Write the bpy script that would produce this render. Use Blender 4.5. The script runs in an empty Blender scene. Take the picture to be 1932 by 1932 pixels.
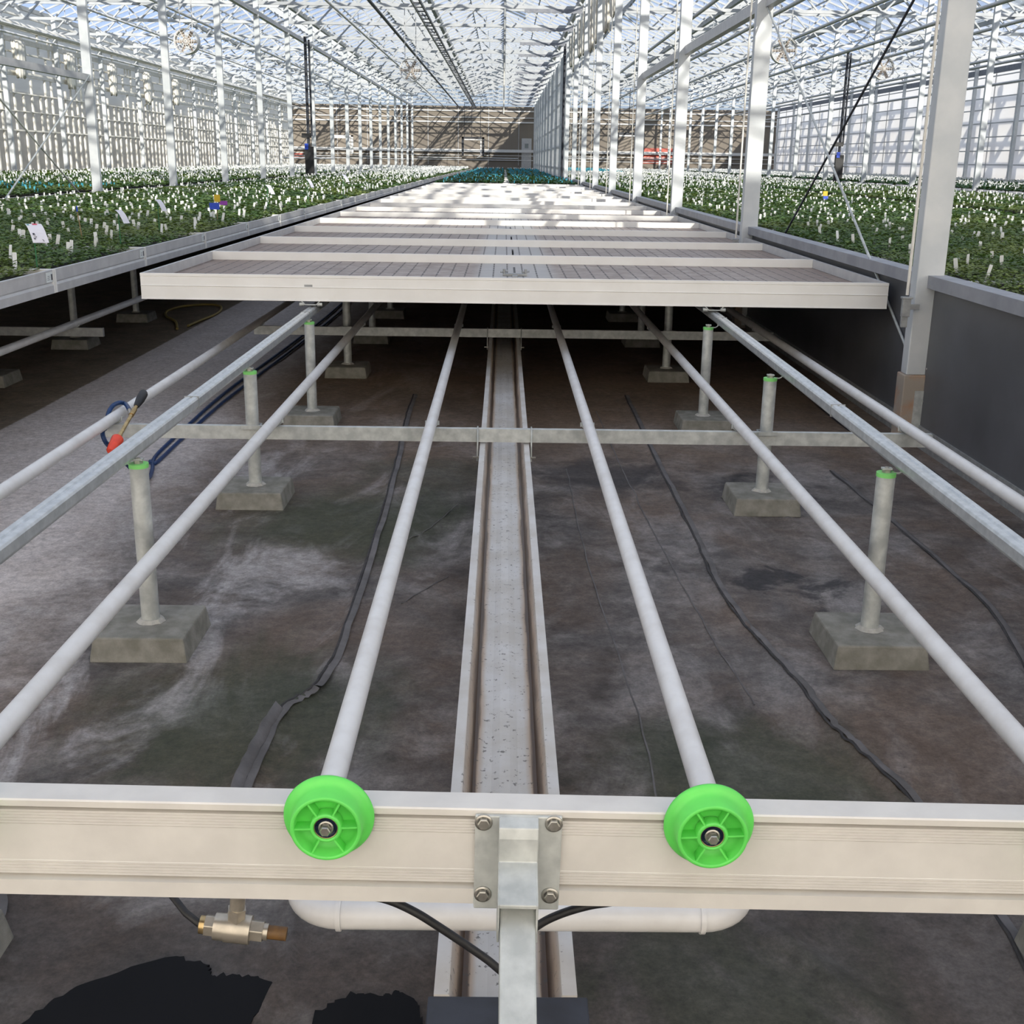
import bpy, bmesh, math, random
import numpy as np
from mathutils import Vector, Matrix
random.seed(7); rng=np.random.default_rng(11)
S=bpy.context.scene; C=S.collection; PI=math.pi
H=1.57                      # eye height over the floor
BAY=9.73; XR=2.41; XL=XR-BAY; XLL=XL-BAY; X2=XR+BAY; X3=X2+BAY
YE=98.5; CY=[6.65+5.05*k for k in range(-1,19)]
# ------------------------------------------------------------------ materials
MATS={}
def nd(nt,t,**k):
    n=nt.nodes.new(t)
    for a,b in k.items():
        if hasattr(n,a): setattr(n,a,b)
    return n
def ramp(nt,fac,stops,interp='LINEAR'):
    r=nd(nt,'ShaderNodeValToRGB'); r.color_ramp.interpolation=interp
    e=r.color_ramp.elements
    while len(e)<len(stops): e.new(.5)
    for q,(p,c) in zip(e,stops):
        q.position=p; q.color=(c[0],c[1],c[2],1) if not isinstance(c,(int,float)) else (c,c,c,1)
    nt.links.new(fac,r.inputs['Fac']); return r.outputs['Color']
def noise(nt,vec,scale,detail=4,rough=.55,dist=0):
    n=nd(nt,'ShaderNodeTexNoise'); n.inputs['Scale'].default_value=scale; n.inputs['Detail'].default_value=detail
    n.inputs['Roughness'].default_value=rough; n.inputs['Distortion'].default_value=dist
    nt.links.new(vec,n.inputs['Vector']); return n.outputs['Fac']
def mix(nt,fac,a,b,mode='MIX'):
    m=nd(nt,'ShaderNodeMix',data_type='RGBA',blend_type=mode)
    for sock,v in ((m.inputs[0],fac),(m.inputs[6],a),(m.inputs[7],b)):
        if isinstance(v,(int,float)): sock.default_value=v
        elif isinstance(v,tuple): sock.default_value=(*v[:3],1)
        else: nt.links.new(v,sock)
    return m.outputs[2]
def mth(nt,op,a,b=None,clamp=False):
    m=nd(nt,'ShaderNodeMath',operation=op,use_clamp=clamp)
    for i,v in enumerate((a,b)):
        if v is None: continue
        if isinstance(v,(int,float)): m.inputs[i].default_value=v
        else: nt.links.new(v,m.inputs[i])
    return m.outputs[0]
def maprange(nt,v,a,b,c=0,d=1):
    m=nd(nt,'ShaderNodeMapRange'); m.interpolation_type='SMOOTHSTEP'
    nt.links.new(v,m.inputs[0])
    for i,x in enumerate((a,b,c,d)): m.inputs[i+1].default_value=x
    return m.outputs[0]
def newmat(name):
    m=bpy.data.materials.new(name); m.use_nodes=True; nt=m.node_tree
    b=nt.nodes['Principled BSDF']; MATS[name]=m; return m,nt,b
def geo(nt):
    g=nd(nt,'ShaderNodeNewGeometry'); return g.outputs['Position']
def mat(name,c,rough=.5,metal=0,c2=None,scale=8,bump=0,bscale=60,stretch=None,lo=.38,hi=.68,spec=None):
    m,nt,b=newmat(name); P=geo(nt)
    if stretch:
        mp=nd(nt,'ShaderNodeMapping'); mp.inputs['Scale'].default_value=stretch; nt.links.new(P,mp.inputs['Vector']); P=mp.outputs[0]
    b.inputs['Roughness'].default_value=rough; b.inputs['Metallic'].default_value=metal
    if spec is not None: b.inputs['Specular IOR Level'].default_value=spec
    if c2 is None: c2=tuple(x*.86 for x in c)
    n=noise(nt,P,scale,6)
    nt.links.new(ramp(nt,n,[(lo,c2),(hi,c)]),b.inputs['Base Color'])
    if bump:
        bp=nd(nt,'ShaderNodeBump'); bp.inputs['Strength'].default_value=bump; bp.inputs['Distance'].default_value=.004
        nt.links.new(noise(nt,P,bscale,5),bp.inputs['Height']); nt.links.new(bp.outputs[0],b.inputs['Normal'])
    return m
M_alu=mat('aluminium_cream',(.73,.705,.665),.42,.15,(.66,.635,.60),14,.05,90)
M_alug=mat('aluminium_grey',(.60,.60,.60),.45,.25,(.52,.52,.53),10,.05,90)
M_tray=mat('tray_aluminium',(.87,.86,.83),.45,.05,(.82,.805,.77),5)
M_galv=mat('galvanised_steel',(.60,.62,.60),.4,.25,(.42,.44,.43),22,.05,60)
M_rail=mat('rail_steel',(.68,.71,.73),.3,.45,(.52,.55,.57),26,.04,60)
M_galvd=mat('galvanised_dull',(.42,.43,.43),.5,.4,(.30,.31,.31),25,.05,60)
M_white=mat('white_painted_steel',(.80,.79,.78),.38,0,(.72,.71,.70),9,.03,40)
M_pipe=mat('white_pipe_paint',(.76,.755,.75),.35,0,(.66,.645,.63),11,.04,60,lo=.3,hi=.6)
M_col=mat('column_galvanised',(.63,.65,.66),.5,.1,(.54,.57,.59),5,.03,40)
M_roofst=mat('roof_steel_white',(.50,.51,.52),.5,.05,(.40,.42,.44),3)
M_conc=mat('concrete_block',(.27,.262,.235),.9,0,(.17,.165,.14),16,.5,130)
M_concl=mat('grout_light',(.46,.45,.42),.9,0,(.36,.35,.32),40,.4,160)
M_green=mat('green_plastic',(.13,.72,.11),.38,0,(.115,.62,.10),14)
M_greencap=mat('green_cap_plastic',(.25,.75,.2),.45)
M_black=mat('black_rubber',(.022,.022,.024),.5,0,(.012,.012,.013),40,.1,80)
M_dark=mat('dark_painted_steel',(.035,.04,.055),.45,.1,(.02,.022,.03),12)
M_bearing=mat('bearing_seal',(.012,.02,.05),.3,.2)
M_bolt=mat('bolt_zinc',(.55,.53,.48),.3,.8,(.4,.38,.34),60)
M_brass=mat('nickel_brass',(.55,.50,.42),.33,.7,(.42,.38,.32),40)
M_lance=mat('lance_brass',(.62,.47,.24),.28,.85,(.4,.28,.13),30)
M_brown=mat('brown_stub',(.16,.08,.02),.6,0,(.1,.05,.015),60)
M_red=mat('orange_red_plastic',(.80,.075,.03),.4,0,(.7,.06,.03),30)
M_blue=mat('blue_hose_rubber',(.012,.05,.17),.4,0,(.008,.03,.1),60)
M_yellowhose=mat('yellow_hose_rubber',(.30,.22,.05),.55)
M_tag=mat('white_tag_plastic',(.84,.85,.84),.5,0,(.78,.79,.78),30)
M_tagb=mat('blue_tag_plastic',(.06,.38,.48),.5,0,(.045,.30,.42),30)
M_stake=mat('green_stake',(.02,.16,.05),.5)
M_wood=mat('bamboo_stake',(.35,.24,.12),.7)
M_card=mat('sign_card',(.76,.76,.84),.5,0,(.72,.72,.80),20)
M_ink=mat('ink_dark',(.06,.06,.08),.7)
M_pink=mat('pink_print',(.75,.06,.14),.6); M_teal=mat('teal_print',(.08,.35,.33),.6)
M_cardblue=mat('blue_card',(.02,.08,.62),.5); M_cardyel=mat('yellow_card',(.75,.5,.02),.5); M_cardpur=mat('purple_card',(.33,.05,.45),.5)
M_fabric=mat('white_screen_fabric',(.86,.83,.76),.85,0,(.76,.73,.66),6)
M_greyscreen=mat('folded_shade_cloth',(.30,.31,.34),.85,0,(.22,.23,.26),8)
M_backwall=mat('beige_wall_sheet',(.25,.215,.175),.8,0,(.21,.18,.15),.6,stretch=(1,1,.2))
M_panel=mat('dark_grey_panel',(.115,.118,.13),.42,0,(.09,.092,.10),2.5,.04,50)
M_cap=mat('grey_cap_rail',(.34,.35,.38),.5,.2,(.26,.27,.30),6,.05,80)
M_plinth=mat('plinth_orange_stained_concrete',(.36,.31,.26),.9,0,(.42,.20,.10),5,.3,90,lo=.3,hi=.5)
M_soil=mat('potting_soil',(.018,.014,.010),.95,0,(.01,.008,.006),40)
M_fan=mat('fan_white',(.85,.84,.82),.5); M_fanb=mat('fan_blade_cream',(.52,.42,.34),.5)
M_wallwhite=mat('white_wall_sheet',(.84,.83,.82),.6,0,(.80,.79,.78),1.2)
M_sticker=mat('sticker_paper',(.72,.76,.75),.6,0,(.68,.72,.71),90)
M_rope=mat('white_rod',(.74,.72,.66),.5,0,(.66,.64,.58),30)
M_pinkwall=mat('salmon_sheet',(.62,.16,.12),.7)
# wheel and gutter dirt
def gutter_mat():
    m,nt,b=newmat('gutter_aluminium'); P=geo(nt)
    sp=nd(nt,'ShaderNodeSeparateXYZ'); nt.links.new(P,sp.inputs[0])
    d=mth(nt,'ABSOLUTE',mth(nt,'SUBTRACT',sp.outputs[0],.018))
    mp=nd(nt,'ShaderNodeMapping'); mp.inputs['Scale'].default_value=(60,4,20); nt.links.new(P,mp.inputs['Vector'])
    n=noise(nt,mp.outputs[0],1,5); n2=noise(nt,P,55,5,.7)
    d2=mth(nt,'ADD',d,mth(nt,'MULTIPLY',mth(nt,'SUBTRACT',n,.5),.014))
    a=maprange(nt,d2,.046,.064); bb=maprange(nt,d2,.080,.094,1,0)
    k=mth(nt,'MULTIPLY',a,bb)
    a3=maprange(nt,d2,.059,.066); b3=maprange(nt,d2,.076,.084,1,0); k3=mth(nt,'MULTIPLY',a3,b3)
    base=ramp(nt,noise(nt,P,7,5),[(.35,(.50,.47,.43)),(.65,(.60,.585,.57))])
    c=mix(nt,mth(nt,'MULTIPLY',k,.9),base,(.40,.28,.18))
    c=mix(nt,mth(nt,'MULTIPLY',k3,.97),c,(.055,.027,.013))
    spk=ramp(nt,n2,[(.60,0.),(.63,1.)])
    inside=maprange(nt,d,.1,.09)
    c=mix(nt,mth(nt,'MULTIPLY',mth(nt,'MULTIPLY',spk,inside),.75),c,(.05,.04,.03))
    nt.links.new(c,b.inputs['Base Color']); b.inputs['Roughness'].default_value=.4; b.inputs['Metallic'].default_value=.15
    return m
M_gutter=gutter_mat()
def floor_mat():
    m,nt,b=newmat('ground_cloth'); P=geo(nt)
    sp=nd(nt,'ShaderNodeSeparateXYZ'); nt.links.new(P,sp.inputs[0]); X,Y=sp.outputs[0],sp.outputs[1]
    n1=noise(nt,P,1.1,6,.6,.6); n2=noise(nt,P,4.5,8,.65,.4); n3=noise(nt,P,26,6,.7); n4=noise(nt,P,.55,3)
    mp=nd(nt,'ShaderNodeMapping'); mp.inputs['Scale'].default_value=(1,.45,1); mp.inputs['Rotation'].default_value=(0,0,.5); nt.links.new(P,mp.inputs['Vector'])
    n5=noise(nt,mp.outputs[0],2.6,7,.62,.8)
    base=ramp(nt,n2,[(.3,(.042,.037,.035)),(.52,(.125,.112,.107)),(.72,(.25,.23,.22))])
    brown=ramp(nt,n1,[(.42,0.),(.62,1.)])
    base=mix(nt,mth(nt,'MULTIPLY',brown,.7),base,(.125,.085,.06))
    dust=ramp(nt,n5,[(.51,0.),(.63,1.)])
    left=maprange(nt,X,.4,-1.3)
    dk=mth(nt,'MULTIPLY',dust,mth(nt,'ADD',mth(nt,'MULTIPLY',left,.55),.28))
    base=mix(nt,dk,base,(.37,.35,.345))
    # warm brown farther in: sunlight on the floor put into the colour
    far=maprange(nt,Y,5.2,7.5)
    base=mix(nt,mth(nt,'MULTIPLY',far,mth(nt,'ADD',mth(nt,'MULTIPLY',n2,.6),.25)),base,(.21,.145,.095))
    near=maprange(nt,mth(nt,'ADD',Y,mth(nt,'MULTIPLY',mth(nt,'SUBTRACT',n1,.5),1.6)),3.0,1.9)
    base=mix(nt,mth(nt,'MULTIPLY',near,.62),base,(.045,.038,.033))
    # algae patches
    for (ax,ay,r,st) in ((-.66,5.0,.75,.8),(-.75,3.1,.6,.75),(.62,2.75,.55,.7),(.5,1.9,.35,.5),(-.35,5.9,.45,.45)):
        v=nd(nt,'ShaderNodeCombineXYZ'); v.inputs[0].default_value=ax; v.inputs[1].default_value=ay
        ds=nd(nt,'ShaderNodeVectorMath',operation='DISTANCE'); nt.links.new(P,ds.inputs[0]); nt.links.new(v.outputs[0],ds.inputs[1])
        dd=mth(nt,'ADD',ds.outputs['Value'],mth(nt,'MULTIPLY',mth(nt,'SUBTRACT',n5,.5),1.2))
        base=mix(nt,mth(nt,'MULTIPLY',maprange(nt,dd,r,r*.3),st),base,(.034,.043,.02))
    # black patches with ragged edges
    for (ax,ay,r) in ((1.22,4.15,.16),(1.05,4.35,.13),(.55,5.9,.5),(1.3,5.6,.35)):
        v=nd(nt,'ShaderNodeCombineXYZ'); v.inputs[0].default_value=ax; v.inputs[1].default_value=ay
        ds=nd(nt,'ShaderNodeVectorMath',operation='DISTANCE'); nt.links.new(P,ds.inputs[0]); nt.links.new(v.outputs[0],ds.inputs[1])
        dd=mth(nt,'ADD',ds.outputs['Value'],mth(nt,'MULTIPLY',mth(nt,'SUBTRACT',n2,.5),.8))
        base=mix(nt,mth(nt,'MULTIPLY',maprange(nt,dd,r,r*.3),.7),base,(.018,.018,.022))
    # path on the left: pale screed, sharp on its far-left edge
    e1=maprange(nt,mth(nt,'ADD',X,mth(nt,'MULTIPLY',mth(nt,'SUBTRACT',n3,.5),.03)),-2.965,-2.945)
    e2=maprange(nt,mth(nt,'ADD',X,mth(nt,'MULTIPLY',mth(nt,'SUBTRACT',n5,.5),1.0)),-1.35,-2.0)
    pathc=ramp(nt,n2,[(.3,(.46,.41,.385)),(.7,(.58,.535,.52))])
    base=mix(nt,mth(nt,'MULTIPLY',e1,e2),base,pathc)
    lft=maprange(nt,X,-2.94,-2.97)
    base=mix(nt,mth(nt,'MULTIPLY',lft,.85),base,ramp(nt,n2,[(.3,(.11,.085,.058)),(.7,(.22,.175,.125))]))
    base=mix(nt,.75,base,ramp(nt,n3,[(.25,(.45,.45,.45)),(.75,(1.5,1.5,1.5))]),'MULTIPLY')
    base=mix(nt,.6,base,ramp(nt,noise(nt,P,110,4,.7),[(.3,(.6,.6,.6)),(.7,(1.35,1.35,1.35))]),'MULTIPLY')
    # specks
    sp2=ramp(nt,noise(nt,P,130,3,.8),[(.74,0.),(.78,1.)])
    base=mix(nt,mth(nt,'MULTIPLY',sp2,.5),base,(.42,.40,.38))
    sp3=ramp(nt,noise(nt,P,38,4,.8),[(.27,1.),(.33,0.)])
    base=mix(nt,mth(nt,'MULTIPLY',sp3,.6),base,(.02,.016,.014))
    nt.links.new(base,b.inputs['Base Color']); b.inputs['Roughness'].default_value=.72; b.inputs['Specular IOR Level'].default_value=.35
    bp=nd(nt,'ShaderNodeBump'); bp.inputs['Strength'].default_value=.5; bp.inputs['Distance'].default_value=.02
    nt.links.new(mth(nt,'ADD',n5,mth(nt,'MULTIPLY',n3,.25)),bp.inputs['Height']); nt.links.new(bp.outputs[0],b.inputs['Normal'])
    return m
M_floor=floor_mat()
def traybase_mat():
    m,nt,b=newmat('tray_liner_tiles'); P=geo(nt)
    sp=nd(nt,'ShaderNodeSeparateXYZ'); nt.links.new(P,sp.inputs[0]); X,Y=sp.outputs[0],sp.outputs[1]
    n=noise(nt,P,9,6,.65); n2=noise(nt,P,60,4)
    ax=mth(nt,'ABSOLUTE',mth(nt,'SUBTRACT',X,.085))
    base=ramp(nt,n,[(.35,(.27,.21,.18)),(.58,(.39,.325,.285)),(.75,(.50,.45,.41))])
    cen=maprange(nt,ax,.32,.2)
    base=mix(nt,mth(nt,'MULTIPLY',cen,.75),base,(.50,.49,.47))
    edge=maprange(nt,mth(nt,'ADD',ax,mth(nt,'MULTIPLY',n,.8)),1.9,2.5)
    base=mix(nt,mth(nt,'MULTIPLY',edge,.6),base,(.20,.125,.085))
    f=mth(nt,'FRACT',mth(nt,'DIVIDE',mth(nt,'ADD',ax,.048),.096))
    ln=mth(nt,'LESS_THAN',f,.11)
    ds=mth(nt,'LESS_THAN',mth(nt,'FRACT',mth(nt,'DIVIDE',Y,.17)),.86)
    base=mix(nt,mth(nt,'MULTIPLY',mth(nt,'MULTIPLY',ln,ds),.85),base,(.035,.028,.024))
    f2=mth(nt,'FRACT',mth(nt,'DIVIDE',Y,.56)); l2=mth(nt,'LESS_THAN',f2,.012)
    base=mix(nt,mth(nt,'MULTIPLY',l2,.35),base,(.1,.08,.07))
    nt.links.new(base,b.inputs['Base Color']); b.inputs['Roughness'].default_value=.55
    return m
M_base=traybase_mat()
def leaf_mat(name,cols,patch):
    m,nt,b=newmat(name); P=geo(nt); g=nd(nt,'ShaderNodeNewGeometry')
    n=noise(nt,P,.55,3); n2=noise(nt,P,3.,3)
    c=ramp(nt,g.outputs['Random Per Island'],[(0,cols[0]),(.5,cols[1]),(1,cols[2])])
    k=ramp(nt,mth(nt,'ADD',mth(nt,'MULTIPLY',n,.75),mth(nt,'MULTIPLY',n2,.25)),[(.5,0.),(.6,1.)])
    c=mix(nt,mth(nt,'MULTIPLY',k,.55),c,patch)
    nt.links.new(c,b.inputs['Base Color']); b.inputs['Roughness'].default_value=.5; b.inputs['Specular IOR Level'].default_value=.3
    tr=nd(nt,'ShaderNodeBsdfTranslucent'); nt.links.new(mix(nt,.5,c,(.20,.30,.03)),tr.inputs['Color'])
    ms=nd(nt,'ShaderNodeMixShader'); ms.inputs[0].default_value=.22
    nt.links.new(b.outputs[0],ms.inputs[1]); nt.links.new(tr.outputs[0],ms.inputs[2])
    nt.links.new(ms.outputs[0],nt.nodes['Material Output'].inputs[0]); return m
M_leaf=leaf_mat('seedling_leaf',((.040,.095,.024),(.085,.165,.038),(.155,.235,.058)),(.27,.30,.075))
M_leafd=leaf_mat('dark_seedling_leaf',((.016,.055,.022),(.03,.09,.032),(.05,.115,.042)),(.045,.12,.042))
def glass_mat(name,tint,refl,haze,hazecol):
    m,nt,b=newmat(name)
    t=nd(nt,'ShaderNodeBsdfTransparent'); t.inputs[0].default_value=(*tint,1)
    gl=nd(nt,'ShaderNodeBsdfGlossy'); gl.inputs['Roughness'].default_value=.02
    lw=nd(nt,'ShaderNodeLayerWeight'); lw.inputs[0].default_value=.35
    a=nd(nt,'ShaderNodeMixShader'); nt.links.new(mth(nt,'MULTIPLY',lw.outputs['Fresnel'],refl),a.inputs[0])
    nt.links.new(t.outputs[0],a.inputs[1]); nt.links.new(gl.outputs[0],a.inputs[2])
    d=nd(nt,'ShaderNodeBsdfTranslucent'); d.inputs[0].default_value=(*hazecol,1)
    c=nd(nt,'ShaderNodeMixShader'); c.inputs[0].default_value=haze
    nt.links.new(a.outputs[0],c.inputs[1]); nt.links.new(d.outputs[0],c.inputs[2])
    nt.links.new(c.outputs[0],nt.nodes['Material Output'].inputs[0]); return m
M_glass=glass_mat('roof_glass',(.92,.95,.97),.3,.06,(.9,.92,.95))
M_glassw=glass_mat('side_glass',(.80,.83,.83),.5,.25,(.85,.86,.84))
M_glassl=glass_mat('left_wall_glass',(.66,.68,.66),.4,.5,(.95,.93,.86))
def translucent(name,col,dif,k):
    m,nt,b=newmat(name)
    t=nd(nt,'ShaderNodeBsdfTranslucent'); t.inputs[0].default_value=(*col,1)
    d=nd(nt,'ShaderNodeBsdfDiffuse'); d.inputs[0].default_value=(*dif,1)
    ms=nd(nt,'ShaderNodeMixShader'); ms.inputs[0].default_value=k
    nt.links.new(t.outputs[0],ms.inputs[1]); nt.links.new(d.outputs[0],ms.inputs[2]); nt.links.new(ms.outputs[0],nt.nodes['Material Output'].inputs[0]); return m
M_trans=translucent('fill_light_cloth',(.93,.895,.84),(.8,.78,.74),.06)
M_transw=translucent('white_wall_film',(.97,.97,.96),(.9,.9,.89),.15)
M_trans2=translucent('partition_sheet',(.8,.8,.78),(.86,.86,.84),.7)
def puddle_mat():
    m,nt,b=newmat('water_on_cloth'); b.inputs['Base Color'].default_value=(.006,.006,.007,1); b.inputs['Roughness'].default_value=.45; b.inputs['Specular IOR Level'].default_value=.08; return m
M_puddle=puddle_mat()
# ------------------------------------------------------------------ mesh helpers
def smooth(p,k=6):
    p=[Vector(a) for a in p]; o=[]
    for i in range(len(p)-1):
        a=p[max(i-1,0)];b=p[i];c=p[i+1];d=p[min(i+2,len(p)-1)]
        for j in range(k):
            t=j/k; o.append(.5*((2*b)+(c-a)*t+(2*a-5*b+4*c-d)*t*t+(3*b-a-3*c+d)*t**3))
    return o+[p[-1]]
class MB:
    def __init__(s): s.v=[]; s.f=[]; s.mi=[]; s.sm=[]
    def add(s,vs,fs,mi=0,smooth=False):
        o=len(s.v); s.v+= [tuple(map(float,v)) for v in vs]
        s.f+=[tuple(i+o for i in f) for f in fs]; s.mi+=[mi]*len(fs); s.sm+=[smooth]*len(fs); return s
    def box(s,c,d,R=None,mi=0):
        vs=[]
        for k in range(8):
            p=Vector(((k&1)-.5,((k>>1)&1)-.5,((k>>2)&1)-.5)); p=Vector((p.x*d[0],p.y*d[1],p.z*d[2]))
            if R is not None: p=R@p
            vs.append(p+Vector(c))
        return s.add(vs,[(0,2,3,1),(4,5,7,6),(0,1,5,4),(2,6,7,3),(0,4,6,2),(1,3,7,5)],mi)
    def b(s,x0,x1,y0,y1,z0,z1,mi=0): return s.box(((x0+x1)/2,(y0+y1)/2,(z0+z1)/2),(x1-x0,y1-y0,z1-z0),None,mi)
    def bar(s,p,q,w,h,up=(0,0,1),mi=0):
        p,q=Vector(p),Vector(q); d=q-p; L=d.length; d.normalize(); u=Vector(up)
        if abs(d.dot(u))>.98: u=Vector((0,1,0))
        x=d.cross(u).normalized(); z=x.cross(d); R=Matrix((x,d,z)).transposed()
        return s.box((p+q)/2,(w,L,h),R,mi)
    def tube(s,pts,r,n=12,cap=True,mi=0,smooth=True,closed=False):
        pts=[Vector(p) for p in pts]; m=len(pts); rs=r if isinstance(r,(list,tuple)) else [r]*m
        vs=[]; T0=(pts[1]-pts[0]).normalized(); u=T0.orthogonal().normalized()
        if abs(T0.z)<.9: u=(Vector((0,0,1))-T0*T0.z).normalized()
        for i,p in enumerate(pts):
            a=pts[i-1] if (i>0 or closed) else p; b_=pts[(i+1)%m] if (i<m-1 or closed) else p
            T=(b_-a).normalized(); u=(u-T*u.dot(T)); u=u.normalized() if u.length>1e-6 else T.orthogonal().normalized(); w=T.cross(u)
            for k in range(n):
                t=2*PI*k/n; vs.append(p+(u*math.cos(t)+w*math.sin(t))*rs[i])
        fs=[]
        for i in range(m if closed else m-1):
            j=(i+1)%m
            for k in range(n): fs.append((i*n+k,i*n+(k+1)%n,j*n+(k+1)%n,j*n+k))
        s.add(vs,fs,mi,smooth)
        if cap and not closed:
            s.add(vs[:n],[tuple(range(n))[::-1]],mi); s.add(vs[-n:],[tuple(range(n))],mi)
        return s
    def lathe(s,prof,c,axis='z',n=24,mi=0,smooth=True,a0=0,a1=2*PI):
        c=Vector(c); vs=[]; full=abs(a1-a0-2*PI)<1e-6; nn=n if full else n+1
        for (r,h) in prof:
            for k in range(nn):
                t=a0+(a1-a0)*k/n; x,y=r*math.cos(t),r*math.sin(t)
                p={'z':(x,y,h),'y':(x,h,y),'x':(h,x,y)}[axis]; vs.append(c+Vector(p))
        fs=[]
        for i in range(len(prof)-1):
            for k in range(n):
                k2=(k+1)%nn; f=(i*nn+k,i*nn+k2,(i+1)*nn+k2,(i+1)*nn+k); fs.append(f if axis!='y' else f[::-1])
        return s.add(vs,fs,mi,smooth)
    def prism(s,prof,a,b,axis='x',mi=0):
        n=len(prof); vs=[]
        for t in (a,b):
            for (p,q) in prof: vs.append({'x':(t,p,q),'y':(p,t,q),'z':(p,q,t)}[axis])
        fs=[(k,(k+1)%n,n+(k+1)%n,n+k) for k in range(n)]+[tuple(range(n))[::-1],tuple(range(n,2*n))]
        return s.add(vs,fs,mi)
    def mesh(s,name,mats):
        me=bpy.data.meshes.new(name); me.from_pydata(s.v,[],s.f)
        for m in (mats if isinstance(mats,(list,tuple)) else [mats]): me.materials.append(m)
        me.polygons.foreach_set('material_index',s.mi); me.polygons.foreach_set('use_smooth',s.sm)
        bm=bmesh.new(); bm.from_mesh(me); bmesh.ops.recalc_face_normals(bm,faces=bm.faces); bm.to_mesh(me); bm.free(); me.update(); return me
    def build(s,name,mats,parent=None,bevel=0):
        me=s.mesh(name,mats); o=bpy.data.objects.new(name,me); C.objects.link(o)
        if parent: o.parent=parent
        if bevel:
            md=o.modifiers.new('edge','BEVEL'); md.width=bevel; md.segments=2; md.limit_method='ANGLE'
        return o
def empty(name,loc,rot=(0,0,0)):
    o=bpy.data.objects.new(name,None); o.location=loc; o.rotation_euler=rot; o.empty_display_size=.1; C.objects.link(o); return o
def tag(o,label,cat,group=None,kind=None):
    o['label']=label; o['category']=cat
    if group: o['group']=group
    if kind: o['kind']=kind
    return o
def struct(o,label=None,cat=None):
    o['kind']='structure'
    if label: o['label']=label
    if cat: o['category']=cat
    return o
def kids(o): return [c for c in o.children]
def copy_tree(o,loc):
    r=o.copy(); C.objects.link(r); r.location=loc
    for ch in kids(o):
        c=ch.copy(); C.objects.link(c); c.parent=r
        for g in kids(ch):
            d=g.copy(); C.objects.link(d); d.parent=c
    return r
ONES='first second third fourth fifth sixth seventh eighth ninth tenth eleventh twelfth thirteenth fourteenth fifteenth sixteenth seventeenth eighteenth nineteenth'.split()
def nth(k):
    if k<20: return ONES[k-1]
    t={2:'twent',3:'thirt',4:'fort',5:'fift',6:'sixt'}[k//10]
    return t+'ieth' if k%10==0 else t+'y-'+ONES[k%10-1]
# ------------------------------------------------------------------ camera
f=2200.
def unit(v): v=np.array(v,float); return v/np.linalg.norm(v)
Yc=unit([(951-966)/f,(303-966)/f,1.]); D=np.array([-.0118,1,0.]); D=unit(D-(D@Yc)*Yc); Zc=-D; Xc=np.cross(Yc,Zc)
if Xc[0]<0: Xc=-Xc
R=np.array([Xc,Yc,Zc])
right=R@np.array([1,0,0]); up=R@np.array([0,-1,0]); back=R@np.array([0,0,-1])
cam=bpy.data.cameras.new('camera'); cam.sensor_width=36; cam.lens=f/1932*36; cam.clip_end=500; cam.clip_start=.02
co=bpy.data.objects.new('camera',cam); C.objects.link(co); S.camera=co
co.matrix_world=Matrix(((right[0],up[0],back[0],0),(right[1],up[1],back[1],0),(right[2],up[2],back[2],H),(0,0,0,1)))
def proj(p):
    c=R.T@(np.array(p,float)-np.array([0,0,H])); return c[0]/c[2]*f+966,c[1]/c[2]*f+966,c[2]
# ------------------------------------------------------------------ floor
def seg_d(px,py,poly):
    best=np.full(px.shape,9.)
    for (a,b) in zip(poly[:-1],poly[1:]):
        a=np.array(a);b=np.array(b);d=b-a; t=np.clip(((px-a[0])*d[0]+(py-a[1])*d[1])/(d@d),0,1)
        best=np.minimum(best,np.hypot(px-a[0]-t*d[0],py-a[1]-t*d[1]))
    return best
folds=[([(-.61,8),(-.6,7.1),(-.557,5.8),(-.535,3.9),(-.565,3.25)],.012,.010),([(-.565,3.25),(-.64,3.1),(-.654,2.7),(-.64,2.4)],.02,.03),
 ([(.86,8),(.847,6.1),(.847,4.8),(.846,4.05),(.939,3.37),(.963,3.08),(1.01,2.9),(1.1,2.4),(1.05,1.7)],.012,.014),([(.62,7.5),(.66,5.5),(.72,4),(.78,3.2)],.006,.01),
 ([(.35,6),(.36,4.5),(.42,3),(.38,2.2)],.004,.012),([(1.75,6),(1.8,4),(1.5,2.6),(1.35,2.0),(1.2,1.6)],.014,.02),([(1.3,5.6),(1.45,4),(1.9,2.9)],.006,.012),
 ([(-.2,5.3),(-.32,4.9),(-.44,4.7)],.008,.012),([(-.2,4.3),(-.36,4.0)],.007,.01),([(-.25,3.0),(-.4,2.6)],.01,.03),([(.6,2.1),(.75,1.85),(.85,1.6)],.02,.03),([(-1.2,2.4),(-1.06,2.1),(-1.02,1.7)],.02,.04),([(.2,2.6),(.3,2.0)],.006,.02),([(-.42,2.1),(-.44,1.7)],.012,.012)]
nx,ny=301,421; gx=np.linspace(-3.2,2.8,nx); gy=np.linspace(.9,9.3,ny); GX,GY=np.meshgrid(gx,gy)
Z=np.zeros_like(GX)
for poly,h,w in folds: Z+=h*np.exp(-(seg_d(GX,GY,poly)/w)**2)
Z+=.003*np.sin(GX*5+np.sin(GY*1.3)*2)*np.sin(GY*3.1+GX)+.003
Z*=np.clip(np.minimum.reduce([GX+3.2,2.8-GX,GY-.9,9.3-GY])/.2,0,1)
me=bpy.data.meshes.new('floor')
vv=np.stack([GX,GY,Z],-1).reshape(-1,3); ii=np.arange(nx*ny).reshape(ny,nx)
q=np.stack([ii[:-1,:-1],ii[:-1,1:],ii[1:,1:],ii[1:,:-1]],-1).reshape(-1,4)
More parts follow.
